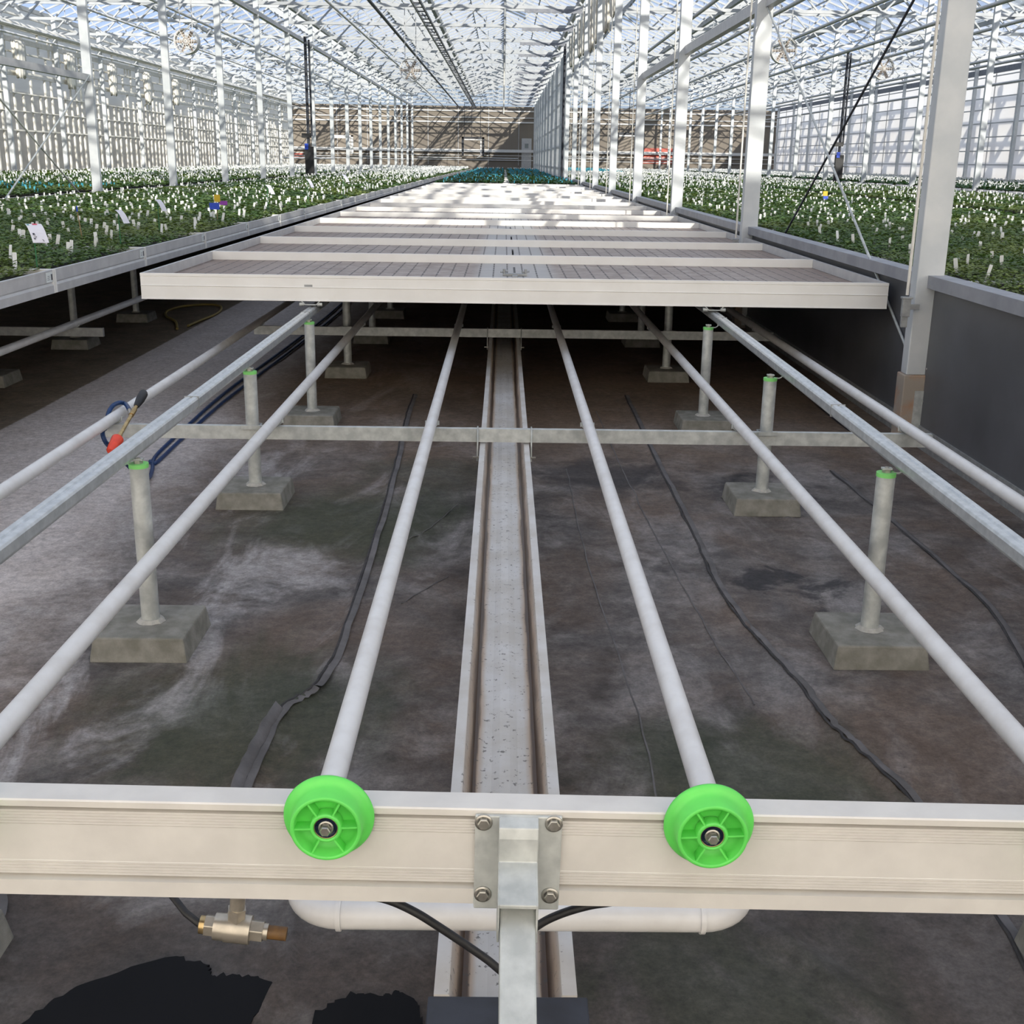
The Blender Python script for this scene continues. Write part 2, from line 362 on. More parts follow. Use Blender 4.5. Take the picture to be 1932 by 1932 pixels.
big=[(-26,-4,-.002),(34,-4,-.002),(34,.9,-.002),(-26,.9,-.002),(-26,9.3,-.002),(34,9.3,-.002),(34,104,-.002),(-26,104,-.002),(-3.2,.9,0),(2.8,.9,0),(2.8,9.3,0),(-3.2,9.3,0)]
o0=len(vv); bf=[(0,1,2,3),(4,5,6,7),(3,8,11,4),(9,2,5,10)]
me.from_pydata(np.vstack([vv,np.array(big)]).tolist(),[],q.tolist()+[tuple(i+o0 for i in t) for t in bf])
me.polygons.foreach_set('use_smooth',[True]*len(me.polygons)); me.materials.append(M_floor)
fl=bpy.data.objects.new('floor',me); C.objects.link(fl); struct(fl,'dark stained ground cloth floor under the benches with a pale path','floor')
def ribbon(pts,offs,name,mt,z=.006):
    p=smooth([(a,b,0) for a,b in pts],10); m=MB(); vs=[]; n=len(p); K=len(offs)
    for i,q in enumerate(p):
        d=(p[min(i+1,n-1)]-p[max(i-1,0)]).normalized(); w=Vector((-d.y,d.x,0)); j=random.gauss(0,.0022)
        for (o_,h_) in offs:
            ix=int(round((q.x+3.2)/6*(nx-1))); iy=int(round((q.y-.9)/8.4*(ny-1)))
            zz=Z[iy,ix] if 0<=ix<nx and 0<=iy<ny else 0
            vs.append(q+w*(o_+j)+Vector((0,0,zz+h_+random.gauss(0,.0006))))
    fs=[(i*K+k,i*K+k+1,(i+1)*K+k+1,(i+1)*K+k) for i in range(n-1) for k in range(K-1)]
    m.add(vs,fs,0,True); return m.build(name,mt,fl)
M_seam=mat('dark_seam_strip',(.05,.046,.046),.8,0,(.022,.02,.02),25)  # dark strips laid along the seams and folds
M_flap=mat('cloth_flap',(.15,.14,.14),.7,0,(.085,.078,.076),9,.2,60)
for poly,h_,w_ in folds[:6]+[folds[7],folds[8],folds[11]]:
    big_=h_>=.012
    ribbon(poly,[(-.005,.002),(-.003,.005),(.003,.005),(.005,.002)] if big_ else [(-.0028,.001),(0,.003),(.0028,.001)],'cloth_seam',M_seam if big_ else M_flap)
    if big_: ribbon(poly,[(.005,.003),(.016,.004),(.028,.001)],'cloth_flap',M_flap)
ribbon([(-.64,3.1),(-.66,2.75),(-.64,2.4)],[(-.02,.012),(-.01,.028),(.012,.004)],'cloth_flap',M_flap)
# puddles
def puddle(pts,label,nm='puddle'):
    P=[]; n=len(pts)
    for i in range(n):
        a=Vector(pts[i]);b=Vector(pts[(i+1)%n])
        for k in range(8):
            p=a.lerp(b,k/8); P.append((p.x+random.gauss(0,.0025),p.y+random.gauss(0,.004)))
    mb=MB(); mb.prism(P,.004,.0095,'z'); o=mb.build(nm,M_puddle); tag(o,label,'puddle','water puddles on the floor'); return o
puddle([(-1.0,1.25),(-.95,1.7),(-.88,1.84),(-.81,1.935),(-.65,2.02),(-.58,1.99),(-.56,1.96),(-.5,1.965),(-.44,1.945),(-.42,1.90),(-.46,1.84),(-.46,1.6),(-.5,1.25)],'large dark wet puddle below the valve at the bottom of the picture')
puddle([(-.34,1.3),(-.34,1.86),(-.28,1.91),(-.22,1.905),(-.19,1.92),(-.15,1.89),(-.13,1.82),(-.15,1.6),(-.14,1.3)],'small round puddle left of the dark steel bracket at bottom')
# ------------------------------------------------------------------ heating pipes
def pipe_thing(name,pts,label,r=.0255,hooks=(),group='white heating pipes under the empty benches',mat_=M_pipe):
    p0=pts[0]; o=MB().tube(pts,r,20).build(name,mat_); tag(o,label,'pipe',group)
    for (x,y,z,zb) in hooks:
        m=MB(); m.tube([(x-r-.004,y,zb),(x-r-.004,y,z)],.004,6); m.tube([(x+r+.004,y,zb),(x+r+.004,y,z)],.004,6)
        m.tube([(x+(r+.004)*math.cos(t),y,z-(r+.004)*math.sin(t)) for t in np.linspace(0,PI,9)],.004,6)
        m.build('pipe_hook',M_galv,o)
    return o
ZP=.40; BARY=[5.35,8.72,12.1,15.5,18.9]
def hooks(x): return [(x,y,ZP,.38) for y in BARY[:3]]
YF=42
xc,xd=-.322,.405; yU=1.622
L=[(xc-.002,YF,ZP)]+[(xc,y,ZP) for y in (20,8,3)]+[(xc,yU+.07,ZP)]
for t in np.linspace(0,PI/2,9)[1:]: L.append((xc+.07-.07*math.cos(t),yU+.07-.07*math.sin(t),ZP))
for t in np.linspace(PI/2,0,9): L.append((xd-.07+.07*math.cos(t),yU+.07-.07*math.sin(t),ZP))
L+=[(xd,y,ZP) for y in (3,8,20)]+[(xd+.002,YF,ZP)]
up_=pipe_thing('heating_pipe',L,'white U-shaped heating pipe, its two legs either side of the centre gutter',hooks=hooks(xc)+hooks(xd))
for x in (xc+.07,xd-.07): MB().tube([(x-.004,yU,ZP),(x+.004,yU,ZP)],.0285,20).build('weld_seam',M_pipe,up_)
for x,l in ((-1.80,'white heating pipe farthest left, with the brass lance hung on it'),(-1.05,'white heating pipe just right of the left bench rail'),(1.115,'white heating pipe just left of the right bench rail'),(1.90,'white heating pipe beside the dark panel wall')):
    pipe_thing('heating_pipe',[(x,.9 if abs(x)>1.5 else 1.2,ZP),(x,8,ZP),(x,20,ZP),(x,YF,ZP)],l,hooks=hooks(x))
pipe_thing('heating_pipe',[(-3.085,3.,ZP),(-3.085,12,ZP),(-3.085,YF,ZP)],'grey-lit heating pipe below the left bench trays',hooks=[(-3.085,8.47,ZP,.38)])
# ------------------------------------------------------------------ bench rails
RX=(-1.18,1.31); RZ=.665
oct_=[(.0,.033),(.020,.026),(.031,.008),(.031,-.012),(.018,-.03),(-.018,-.03),(-.031,-.012),(-.031,.008),(-.020,.026)]
RP=[(-.022,.024),(-.006,.025),(-.003,.020),(.003,.020),(.006,.025),(.022,.024),(.026,.016),(.026,-.010),(.016,-.024),(-.016,-.024),(-.026,-.010),(-.026,.016)]
for side,xs in (('left',((1.5,-1.196),(2.7,-1.19),(7.1,-1.173),(YF,-1.173))),('right',((1.5,1.272),(2.7,1.281),(7.4,1.319),(YF,1.319)))):
    m=MB(); n=len(RP)
    m.add([(x+a,y,RZ+b_) for y,x in xs for a,b_ in RP],[(i_*n+k,i_*n+(k+1)%n,(i_+1)*n+(k+1)%n,(i_+1)*n+k) for i_ in range(3) for k in range(n)]+[tuple(range(n))[::-1],tuple(range(3*n,4*n))])
    o=m.build('bench_rail',M_rail,None,.002); tag(o,'galvanised steel bench rail on posts, %s of the centre gutter'%side,'rail','galvanised bench rails')
    for y in (4.4,7.0):
        x=np.interp(y,[p[0] for p in xs],[p[1] for p in xs]); MB().b(x-.0275,x+.0275,y-.002,y+.002,RZ-.022,RZ+.0265).build('rail_joint',M_galvd,o)
for x,k in ((-3.62,'outer'),(-6.1,'inner')):
    o=MB().prism([(x+a,.70+b_) for a,b_ in oct_],3,YE-2,'y').build('bench_rail',M_galvd); tag(o,'dull steel rail below the left bench trays, %s one'%('nearer' if k=='outer' else 'farther'),'rail','rails under the left benches')
# ------------------------------------------------------------------ posts with blocks
def rail_post(x,y,sgn,label,zt=.625):
    t=empty('rail_post',(x,y,0)); tag(t,label,'post','posts carrying the bench rails')
    m=MB(); a,b_,h=.158,.15,.083
    m.add([(-a,-.165,0),(a,-.165,0),(a,.165,0),(-a,.165,0),(-a+.012,-.15,h),(a-.012,-.15,h),(a-.012,.15,h),(-a+.012,.15,h)],[(3,2,1,0),(4,5,6,7),(0,1,5,4),(1,2,6,5),(2,3,7,6),(3,0,4,7)])
    m.build('concrete_block',M_conc,t,.006)
    r=[.047+random.uniform(-.004,.004) for _ in range(20)]
    g=MB(); vs=[(q*math.cos(2*PI*k/20),q*math.sin(2*PI*k/20),h+.001) for k,q in enumerate(r)]; g.add(vs+[(v[0]*.75,v[1]*.75,h+.012) for v in vs],[(k,(k+1)%20,20+(k+1)%20,20+k) for k in range(20)]+[tuple(range(20,40))])
    g.build('grout_collar',M_concl,t)
    MB().tube([(0,0,h),(0,0,zt-.012)],.030,20).build('post_tube',M_galv,t)
    MB().tube([(0,0,zt-.013),(0,0,zt)],.0315,20).build('green_cap',M_greencap,t)
    b2=MB(); b2.lathe([(0,zt),(.015,zt),(.015,zt+.011),(0,zt+.011)],(0,0,0),n=6,smooth=False); b2.tube([(0,0,zt),(0,0,zt+.018)],.0075,8); b2.build('cap_bolt',M_bolt,t)
    w=MB(); rx=sgn*-.04
    xx=-sgn*.012
    w.tube([(xx+.045*sgn*-1,0,RZ+.005),(xx+.047*sgn*-1,0,RZ-.03),(xx+.03*sgn*-1,0,RZ-.042),(0,0,RZ-.042)],.0035,6)
    w.b(-.016,.016,-.010,.010,RZ-.030,RZ-.024); w.build('rail_hook',M_galv,t); return t
pn=0
for k in range(9):
    y=3.63+1.71*(k-1)
    for x,s,sg in ((-1.16,'left',1),(1.245,'right',-1)):
        rail_post(x,y,sg,'galvanised post in a concrete block, %s from the front on the %s of the gutter'%(nth(k+1),s))
for k in range(5):
    y=3.2+1.71*k+1.6
    t=rail_post(-3.62,y+.0,1,'dull post in a concrete block below the left benches, %s from the front'%nth(k+1),.64); t['group']='posts below the left benches'
# ------------------------------------------------------------------ cross bars
for i,y in enumerate(BARY):
    t=empty('cross_bar',(0,y,0)); tag(t,'galvanised cross bar carrying the heating pipes, %s from the front'%nth(i+1),'bar','cross bars under the benches')
    y0=-.04
    m=MB(); m.prism([(y0,.310),(y0,.372),(y0+.032,.372),(y0+.032,.368),(y0+.004,.368),(y0+.004,.314),(y0+.032,.314),(y0+.032,.310)],-1.84,2.02,'x'); m.build('channel',M_galv,t)
    for x in (-.108,.143):
        u=MB(); u.tube([(x,y0-.006,.22),(x,y0-.006,.377),(x,y0+.036,.377),(x,y0+.036,.22)],.004,6); u.build('gutter_hanger',M_galv,t)
        MB().b(x-.022,x+.022,y0-.016,y0-.006,.236,.243).build('hanger_nut',M_bolt,t)
    for x in (-1.16,1.245):
        u=MB(); u.b(x-.045,x+.045,y0-.010,y0-.001,.358,.376); u.tube([(x-.034,y0-.006,.367),(x-.034,.035,.367),(x+.034,.035,.367),(x+.034,y0-.006,.367)],.004,6); u.build('post_clamp',M_galv,t)
t=empty('cross_bar',(0,8.47,0)); tag(t,'short galvanised cross bar below the left bench trays','bar','cross bars under the benches')
MB().prism([(-.02,.310),(-.02,.372),(.012,.372),(.012,.31)],-3.75,-2.88,'x').build('channel',M_galvd,t)
# ------------------------------------------------------------------ centre gutter
pr=[(-.114,.295),(-.114,.303),(-.090,.303),(-.088,.297),(-.072,.240),(-.030,.236),(-.012,.240),(.012,.240),(.030,.236),(.072,.240),(.088,.297),(.090,.303),(.114,.303),(.114,.295),(.096,.295),(.080,.232),(-.080,.232),(-.096,.295)]
o=MB().prism([(a+.018,b_) for a,b_ in pr],1.55,YF,'y').build('drain_gutter',M_gutter); tag(o,'long dirty aluminium drain gutter running down the centre under the benches','gutter')
t=empty('steel_bracket',(.02,1.52,.032)); tag(t,'dark painted steel bracket across the near end of the gutter','bracket')
m=MB(); m.prism([(-.05,.04),(-.05,.268),(.03,.268),(.03,.258),(-.04,.258),(-.04,.04)],-.125,.128,'x'); m.build('angle_plate',M_dark,t,.002)
m=MB(); m.b(-.125,.128,-.058,-.048,.225,.252); m.build('lit_edge',M_galvd,t)  # pale strip standing for light caught along the bracket edge
m=MB(); m.b(-.11,-.06,-.05,.03,-.032,.24); m.b(.06,.11,-.05,.03,-.032,.24); m.build('foot',M_dark,t)
# ------------------------------------------------------------------ roller beam
BT=empty('roller_beam',(0,1.445,.547),(0,.0145,0)); tag(BT,'aluminium end beam across the front carrying green rollers and the towing arm','beam')
yy=0
prof=[(.042,.153),(0,.153),(-.002,.151),(-.002,.142),(.012,.1405),(.012,.1355)]
z=.135
for k in range(5): prof+=[(.0015,z-.0005),(.0015,z-.0035),(.003,z-.004),(.003,z-.0045)]; z-=.0046
prof+=[(.002,z),(.002,.054)]; z=.054
for k in range(5): prof+=[(.0015,z-.0005),(.0015,z-.0035),(.003,z-.004),(.003,z-.0045)]; z-=.0046
prof+=[(.012,.031),(.012,.026),(-.003,.0245),(-.003,0),(.042,0)]
MB().prism(prof,-1.5,1.6,'x').build('beam_profile',M_alu,BT)
def wheel(x,z):
    fy=-.004
    m=MB()
    m.lathe([(.018,fy),(.0625,fy),(.0635,fy-.003),(.0625,fy-.006),(.057,fy-.0085),(.0496,fy-.0115),(.0490,fy-.036),(.0478,fy-.0375),(.0445,fy-.0375),(.0432,fy-.036),(.0425,fy-.017),(.021,fy-.017)],(x,0,z),'y',64)
    m.lathe([(.022,fy-.018),(.022,fy-.034),(.0205,fy-.036),(.017,fy-.036),(.0165,fy-.034),(.0165,fy-.02)],(x,0,z),'y',40)
    for k in range(6):
        a=k*PI/3+.06; c,s_=math.cos(a),math.sin(a)
        m.bar((x+.0205*c,fy-.026,z+.0205*s_),(x+.0445*c,fy-.026,z+.0445*s_),.0026,.019,(0,1,0))
    w=m.build('roller_wheel',M_green,BT)
    b=MB(); b.lathe([(.0168,fy-.032),(.0168,fy-.0335),(.0150,fy-.0335),(.0150,fy-.032),(.0085,fy-.032)],(x,0,z),'y',32); b.build('bearing',M_bearing,w)
    b=MB(); b.lathe([(.0165,fy-.0325),(.0165,fy-.0342),(.0155,fy-.0342),(.0155,fy-.032)],(x,0,z),'y',32); b.build('bearing_ring',M_lance,w)
    b=MB(); b.lathe([(.0,fy-.045),(.0065,fy-.045),(.0078,fy-.0435),(.0078,fy-.031),(0,fy-.031)],(x,0,z),'y',6,smooth=False); b.lathe([(.0085,fy-.0315),(.0105,fy-.0315),(.0105,fy-.034),(.0078,fy-.034)],(x,0,z),'y',20); b.build('hex_bolt',M_bolt,w)
for x in (-1.296,-.766,-.2355,.296,.826): wheel(x,.140)
bx=.0295
br=MB(); br.b(bx-.061,bx+.061,-.009,-.002,-.004,.147); pl=br.build('bracket_plate',M_galv,BT,.002)
for dx,dz in ((-.049,.137),(.049,.137),(-.048,.021),(.048,.021)):
    b=MB(); b.lathe([(0,-.0175),(.0075,-.0175),(.0088,-.0165),(.0088,-.0105),(0,-.0105)],(bx+dx,0,dz),'y',6,smooth=False); b.lathe([(.0088,-.009),(.0125,-.009),(.0125,-.0112),(.0088,-.0112)],(bx+dx,0,dz),'y',20); b.build('bolt',M_bolt,pl)
sl=MB()
# stub: upright top block, lit front face, then square sleeve reaching to the viewer
sl.prism([(-.009,.147),(-.030,.141),(-.034,.126),(-.034,.090),(-.104,.070),(-.104,.064),(-.0095,.064)],bx-.0275,bx+.0275,'x')
sl.prism([(-.034,.0905),(-.105,.0705),(-.105,.012),(-.05,-.02),(-.0095,-.02),(-.0095,.06)],bx-.0275,bx-.0245,'x')
sl.prism([(-.034,.0905),(-.105,.0705),(-.105,.012),(-.05,-.02),(-.0095,-.02),(-.0095,.06)],bx+.0245,bx+.0275,'x')
sl.build('arm_sleeve',M_galv,BT,.0015)
a0=Vector((bx,-.03,.050)); a1=Vector((bx+.003,-.42,-.155))
m=MB(); m.bar(a0,a1,.0485,.0425); m.build('towing_arm',M_galv,BT,.003)
# legs of the end beam, beyond both picture edges
for x in (-1.35,1.45): MB().b(x-.03,x+.03,0,.04,-.56,.0).build('beam_leg',M_galv,BT)
# black hose behind the beam
o=MB().tube(smooth([(-.34,1.5,.53),(-.25,1.48,.538),(-.19,1.475,.536),(-.155,1.475,.528),(-.117,1.475,.508),(-.081,1.475,.482),(-.042,1.475,.452),(-.01,1.475,.426),(.012,1.475,.405),(.024,1.475,.400),(.032,1.475,.415),(.04,1.475,.462),(.067,1.475,.490),(.098,1.475,.508),(.137,1.475,.522),(.168,1.475,.528),(.207,1.48,.533),(.3,1.5,.53)]),.0062,10).build('rubber_hose',M_black); tag(o,'black rubber hose looping behind the towing arm below the beam','hose')
# valve
V=empty('water_valve',(-.393,1.50,.46)); tag(V,'nickel water valve with brown stub hanging below the front beam','valve')
Rv=Matrix.Rotation(math.radians(7),3,'Y')
def vp(a): return tuple(Rv@Vector(a))
m=MB(); m.tube([vp((-.028,0,0)),vp((-.012,0,0))],.020,20); m.tube([vp((-.012,0,0)),vp((.026,0,0))],.0215,20); m.tube([vp((-.042,0,0)),vp((-.028,0,0))],.0165,6,smooth=False); m.tube([vp((.026,0,0)),vp((.045,0,0))],.0165,6,smooth=False); m.tube([vp((0.003,0,.015)),vp((.003,0,.036))],.0145,6,smooth=False); m.build('valve_body',M_brass,V,.001)
MB().tube([vp((.003,0,.036)),vp((.003,0,.075))],.0115,16).build('riser_nipple',M_brass,V)
m=MB(); m.tube([vp((-.050,0,0)),vp((-.042,0,0))],.0135,16); m.build('union_nut',M_lance,V)
MB().tube([vp((-.050,0,0)),vp((-.075,.012,.008)),(-.11,.05,.03),(-.16,.1,.06),(-.2,.14,.075)],.0055,8).build('feed_hose',M_black,V)
MB().tube([vp((.045,0,0)),vp((.052,0,0))],.0125,12).build('stub_nut',M_brass,V)
MB().tube([vp((.052,0,0)),vp((.080,0,0))],.0105,14).build('brown_stub',M_brown,V)
# ------------------------------------------------------------------ spray lance and hoses
t=empty('spray_lance',(-1.775,5.3,.45)); tag(t,'brass spray lance with black grip and red nozzle hung on the left pipe','spray lance')
A=Vector((-1.693,5.466,.492))-Vector(t.location); B_=Vector((-1.709,4.977,.325))-Vector(t.location)
def lp(k): return tuple(A.lerp(B_,k))
MB().tube([lp(0),lp(.02),lp(.12),lp(.23),lp(.25)],[.017,.021,.021,.014,.011],14).build('grip',M_black,t)
m=MB(); m.tube([lp(.25),lp(.30)],.009,10); m.tube([lp(.30),lp(.40)],.0125,10); m.tube([lp(.40),lp(.74)],.009,12); m.tube([lp(.72),lp(.80)],[.011,.016],12); m.build('lance_tube',M_lance,t)
MB().tube([lp(.80),lp(.985),lp(1.0)],[.027,.020,.014],18).build('nozzle',M_red,t)
h0=A.lerp(B_,.40)
MB().tube([tuple(h0),tuple(h0+Vector((-.015,.03,-.005))),tuple(Vector((-1.735,5.36,.43))-Vector(t.location))],.0095,10).build('swivel',M_brass,t)
o=MB().tube(smooth([(-1.735,5.36,.43),(-1.765,5.42,.44),(-1.785,5.445,.445),(-1.80,5.42,.452),(-1.825,5.40,.44),(-1.838,5.37,.41),(-1.835,5.33,.37),(-1.825,5.27,.36),(-1.815,5.21,.365),(-1.80,5.165,.35),(-1.79,5.16,.325),(-1.785,5.19,.297),(-1.775,5.26,.24),(-1.76,5.36,.16),(-1.755,5.5,.07),(-1.76,5.65,.025),(-1.80,5.85,.014),(-1.86,6.1,.014),(-1.88,6.5,.014),(-1.89,7.0,.014),(-1.9,8,.014),(-1.84,9.9,.014),(-1.8,12,.014),(-1.8,14,.014)]),.0105,10).build('water_hose',M_blue); tag(o,'dark blue water hose from the lance, left strand on the floor','hose','blue hoses on the floor')
o=MB().tube(smooth([(-1.86,6.02,.014),(-1.84,5.98,.014),(-1.82,6.02,.014),(-1.83,6.5,.014),(-1.84,7.3,.014),(-1.83,8,.014),(-1.77,9.9,.014),(-1.72,12,.014),(-1.72,14,.014)]),.0105,10).build('water_hose',M_blue); tag(o,'dark blue water hose with a looped end, right strand on the floor','hose','blue hoses on the floor')
o=MB().tube(smooth([(-3.0,11.2,.015),(-2.98,11.6,.015),(-2.95,12.2,.015),(-3.05,12.75,.015),(-3.25,12.9,.015),(-3.45,12.7,.015),(-3.5,12.3,.015),(-3.4,11.9,.015),(-3.2,11.5,.015),(-3.05,11.0,.015)]),.012,10).build('garden_hose',M_yellowhose); tag(o,'loop of dull yellow hose on the floor under the left benches','hose')
o=MB().tube(smooth([(2.2,1.5,.012),(2.25,3,.012),(2.2,4.5,.012),(2.3,6,.012),(2.15,7,.012),(2.2,9,.012)]),.012,8).build('water_hose',M_dark); tag(o,'dark hose on the floor at the foot of the panel wall','hose')
# ------------------------------------------------------------------ bench trays
TL=1.79
def rail_prof(h,out):  # profile (depth,z): outer face at 0, inner at +out
    t=.022*out
    return [(0,h),(0,h*.93),(.002*out,h*.925),(.002*out,h*.50),(.010*out,h*.44),(.004*out,h*.36),(0,h*.34),(0,0),(t*1.1,0),(t*1.1,h*.30),(t*.9,h*.5),(t*.9,h),]
def front_prof(h):
    t=.022
    return [(-.003,h),(-.003,h*.90),(.002,h*.885),(.0,h*.86),(.0,h*.555),(-.004,h*.545),(-.004,h*.525),(.0,h*.51),(.0,h*.06),(-.002,h*.04),(-.002,0),(t*1.1,0),(t*1.1,h*.3),(t*.9,h*.5),(t*.9,h)]
def make_tray(x0,x1,h,depth,detail=True,basemat=M_base,name='bench_tray',side=M_alug,front=M_tray):
    t=empty(name,(0,0,0))
    zb=h-depth
    m=MB(); m.prism(front_prof(h),x0,x1,'x'); m.build('front_rail',front,t)
    m=MB(); m.prism([(TL-a,b_) for a,b_ in rail_prof(h,1)],x0,x1,'x'); m.build('back_rail',front,t)
    m=MB(); m.prism([(x0+a,b_) for a,b_ in rail_prof(h,1)],.023,TL-.023,'y'); m.build('end_rail',side,t)
    m=MB(); m.prism([(x1-a,b_) for a,b_ in rail_prof(h,1)],.023,TL-.023,'y'); m.build('end_rail',side,t)
    m=MB(); m.b(x0+.02,x1-.02,.02,TL-.02,zb-.012,zb); m.build('base_panel',basemat,t)
    return t
cx0,cx1=-2.215,2.375; ZC=.725; HC=.157
proto=make_tray(cx0,cx1,HC,.060)
CT=[]
for k in range(17):
    y=7.25+1.80*k
    r=proto if k==0 else copy_tree(proto,(0,y,ZC)); r.location=(0,y,ZC)
    r.rotation_euler=(0,.0,0)
    tag(r,'empty aluminium bench tray over the gutter, %s from the camera'%('nearest' if k==0 else nth(k+1)),'bench tray','empty bench trays down the middle'); CT.append(r)
    s_=MB().b(.075,.090,.78 if k==0 else .5,1.45 if k==0 else 1.3,HC-.060,HC-.059).build('drain_slot',M_black,r)
# drain bracket of the nearest tray, bumper pads, roller clips
m=MB(); m.b(.0,.165,.76,.82,HC-.058,HC-.044); m.b(.065,.1,.66,.9,HC-.06,HC-.05)
for x in (.01,.155): m.tube([(x,.79,HC-.06),(x,.79,HC-.015)],.010,8); m.tube([(x-.025,.78,HC-.035),(x+.025,.8,HC-.03)],.006,6)
m.build('drain_bracket',M_galvd,CT[0])
m=MB(); m.b(-1.215,-1.165,-.001,.002,.085,.10); m.build('maker_mark',M_galvd,CT[0])
for x in RX:
    m=MB(); m.tube([(x-.055,-.0,-.0),(x-.035,-.0,-.022),(x+.035,-.0,-.022),(x+.055,-.0,-.0)],.004,6); m.tube([(x-.07,.01,-.02),(x-.04,.01,-.02)],.012,8); m.tube([(x+.04,.01,-.02),(x+.07,.01,-.02)],.012,8); m.build('roller_clip',M_galv,CT[0])
pad=[(4,-.55),(5,1.75),(6,-1.5),(6,.5),(7,.2),(7,-.6),(8,1.65),(9,.95),(10,-1.55),(10,.9),(11,1.85),(12,-.8),(13,1.2),(14,.4)]
for k,x in pad:
    m=MB(); m.b(x-.11,x+.11,-.012,-.001,.05,.135); m.build('bumper_pad',M_galvd,CT[k])
# trays with seedlings
def planted(x0,x1,z,ny,y0,label,group,rowword):
    p=make_tray(x0,x1,HC*.86,.03,basemat=M_soil); out=[]
    for k in range(ny):
        y=y0+1.80*k; r=p if k==0 else copy_tree(p,(0,y,z)); r.location=(0,y,z)
        tag(r,label%nth(k+1),'bench tray',group); out.append(r)
    return out
LX1=-2.62
LT=planted(-7.08,LX1,.79,51,5.15-1.8,'aluminium bench tray of seedlings in the row left of the aisle, %s from the front','planted bench trays left of the aisle',None)
for k,r in enumerate(LT[:14]):
    m=MB(); m.b(LX1-.0005,LX1+.0015,TL-.13,TL-.035,.068,.125); s_=m.build('sticker',M_sticker,r); s_['label']='small white barcode sticker'
    m=MB()
    for q,(a,w_) in enumerate(((-.052,.006),(-.043,.003),(-.037,.005))): m.b(LX1+.0012,LX1+.002,TL+a-w_/2-.002,TL+a+w_/2,.078,.112)
    for q in range(3): m.b(LX1+.0012,LX1+.002,TL-.115+q*.004,TL-.075,.082+.01*q,.0845+.01*q)
    m.build('printed_code',M_ink,s_)
FT=planted(cx0,cx1,.735,33,7.25+1.8*17,'bench tray of blue-tagged seedlings beyond the empty trays, %s of its row','planted bench trays beyond the empty ones',None)
RT=planted(2.62,7.15,.79,26,3.4,'bench tray of seedlings just behind the dark panel wall, %s from the front','planted bench trays behind the panel wall',None)
L2=planted(-11.9,-7.52,.79,18,14.2,'bench tray of seedlings beyond the first left column row, %s of its row','planted bench trays beyond the left columns',None)
R2=planted(7.5,11.9,.79,18,10.6,'bench tray of seedlings in the second row past the panel wall, %s of its row','planted bench trays in the second right row',None)
# ------------------------------------------------------------------ seedling canopies
def canopy(name,x0,x1,y0,y1,zt,mat_,label,gapx=None,rise=0.0,edge=.06):
    V=[];rows=[]
    y=y0
    while y<y1-.1:
        ye=min(y+1.8,y1); ym=(y+ye)/2
        lim=.5*ym+2.5; a,b_=max(x0,-lim),min(x1,lim)
        if b_>a:
            s=min(max(.0036*ym,.030),.20); n=int(2.3*(b_-a)*(ye-y-.08)/(s*s*.62)); n=max(n,60)
            px=rng.uniform(a+.02,b_-.02,n); py=rng.uniform(y+.05,ye-.05,n)
            # clump relief
            cl=np.sin(px*27+np.sin(py*9)*1.3)*np.sin(py*25+np.cos(px*11)*1.2)
            pz=zt+.022*cl+rng.normal(0,.012,n)+rise*np.clip(np.minimum(px-x0,x1-px)/.6,0,1)
            if gapx: 
                k=(px<gapx[0])|(px>gapx[1]); px,py,pz=px[k],py[k],pz[k]; n=len(px)
            az=rng.uniform(0,2*PI,n); tilt=rng.uniform(.1,.95,n)
            d=np.stack([np.cos(az)*np.cos(tilt),np.sin(az)*np.cos(tilt),-np.sin(tilt)*.6+.15],-1); w=np.stack([-np.sin(az),np.cos(az),rng.normal(0,.25,n)],-1)
            c=np.stack([px,py,pz],-1); sz=(s*rng.uniform(.7,1.25,n))[:,None]
            V.append(np.stack([c-d*sz*.5,c+w*sz*.36,c+d*sz*.55,c-w*sz*.36],1).reshape(-1,3))
        y+=1.8
    V=np.concatenate(V); n=len(V)//4
    lim=.5*y1+2.5
    base=np.array([(max(x0,-lim),y0+.03,zt-.035),(min(x1,lim),y0+.03,zt-.035),(min(x1,lim),y1,zt-.035),(max(x0,-lim),y1,zt-.035)])
    if gapx:
        g=gapx; base=np.array([(x0,y0+.03,zt-.035),(g[0],y0+.03,zt-.035),(g[0],y1,zt-.035),(x0,y1,zt-.035),(g[1],y0+.03,zt-.035),(x1,y0+.03,zt-.035),(x1,y1,zt-.035),(g[1],y1,zt-.035)])
    A=np.vstack([V,base]); nb=len(base)//4; tot=n+nb
    me=bpy.data.meshes.new(name); me.vertices.add(len(A)); me.vertices.foreach_set('co',A.ravel())
    me.loops.add(tot*4); me.loops.foreach_set('vertex_index',np.arange(tot*4,dtype=np.int32))
    me.polygons.add(tot); me.polygons.foreach_set('loop_start',np.arange(tot,dtype=np.int32)*4); me.polygons.foreach_set('loop_total',np.full(tot,4,np.int32))
    mi=np.zeros(tot,np.int32); mi[n:]=1; 
    me.materials.append(mat_); me.materials.append(M_soil); me.polygons.foreach_set('material_index',mi); me.update(calc_edges=True)
    o=bpy.data.objects.new(name,me); C.objects.link(o); tag(o,label,'seedlings',None,'stuff'); return o
canopy('seedlings',-7.0,LX1-.06,5.2,96.5,.925,M_leaf,'dense green seedlings filling the trays left of the aisle',None,.04)
canopy('seedlings',-16.6,-7.5,14.2,97,.98,M_leaf,'green seedlings beyond the left column row')
canopy('seedlings',2.68,7.1,5.2,50,.95,M_leaf,'dense green seedlings directly behind the dark panel wall',None,.03)
canopy('seedlings',7.5,11.8,10.6,97,.98,M_leaf,'green seedlings in the second bench row past the panel wall')
canopy('seedlings',2.68,7.1,50,97,.98,M_leaf,'distant green seedlings right of the white partition')
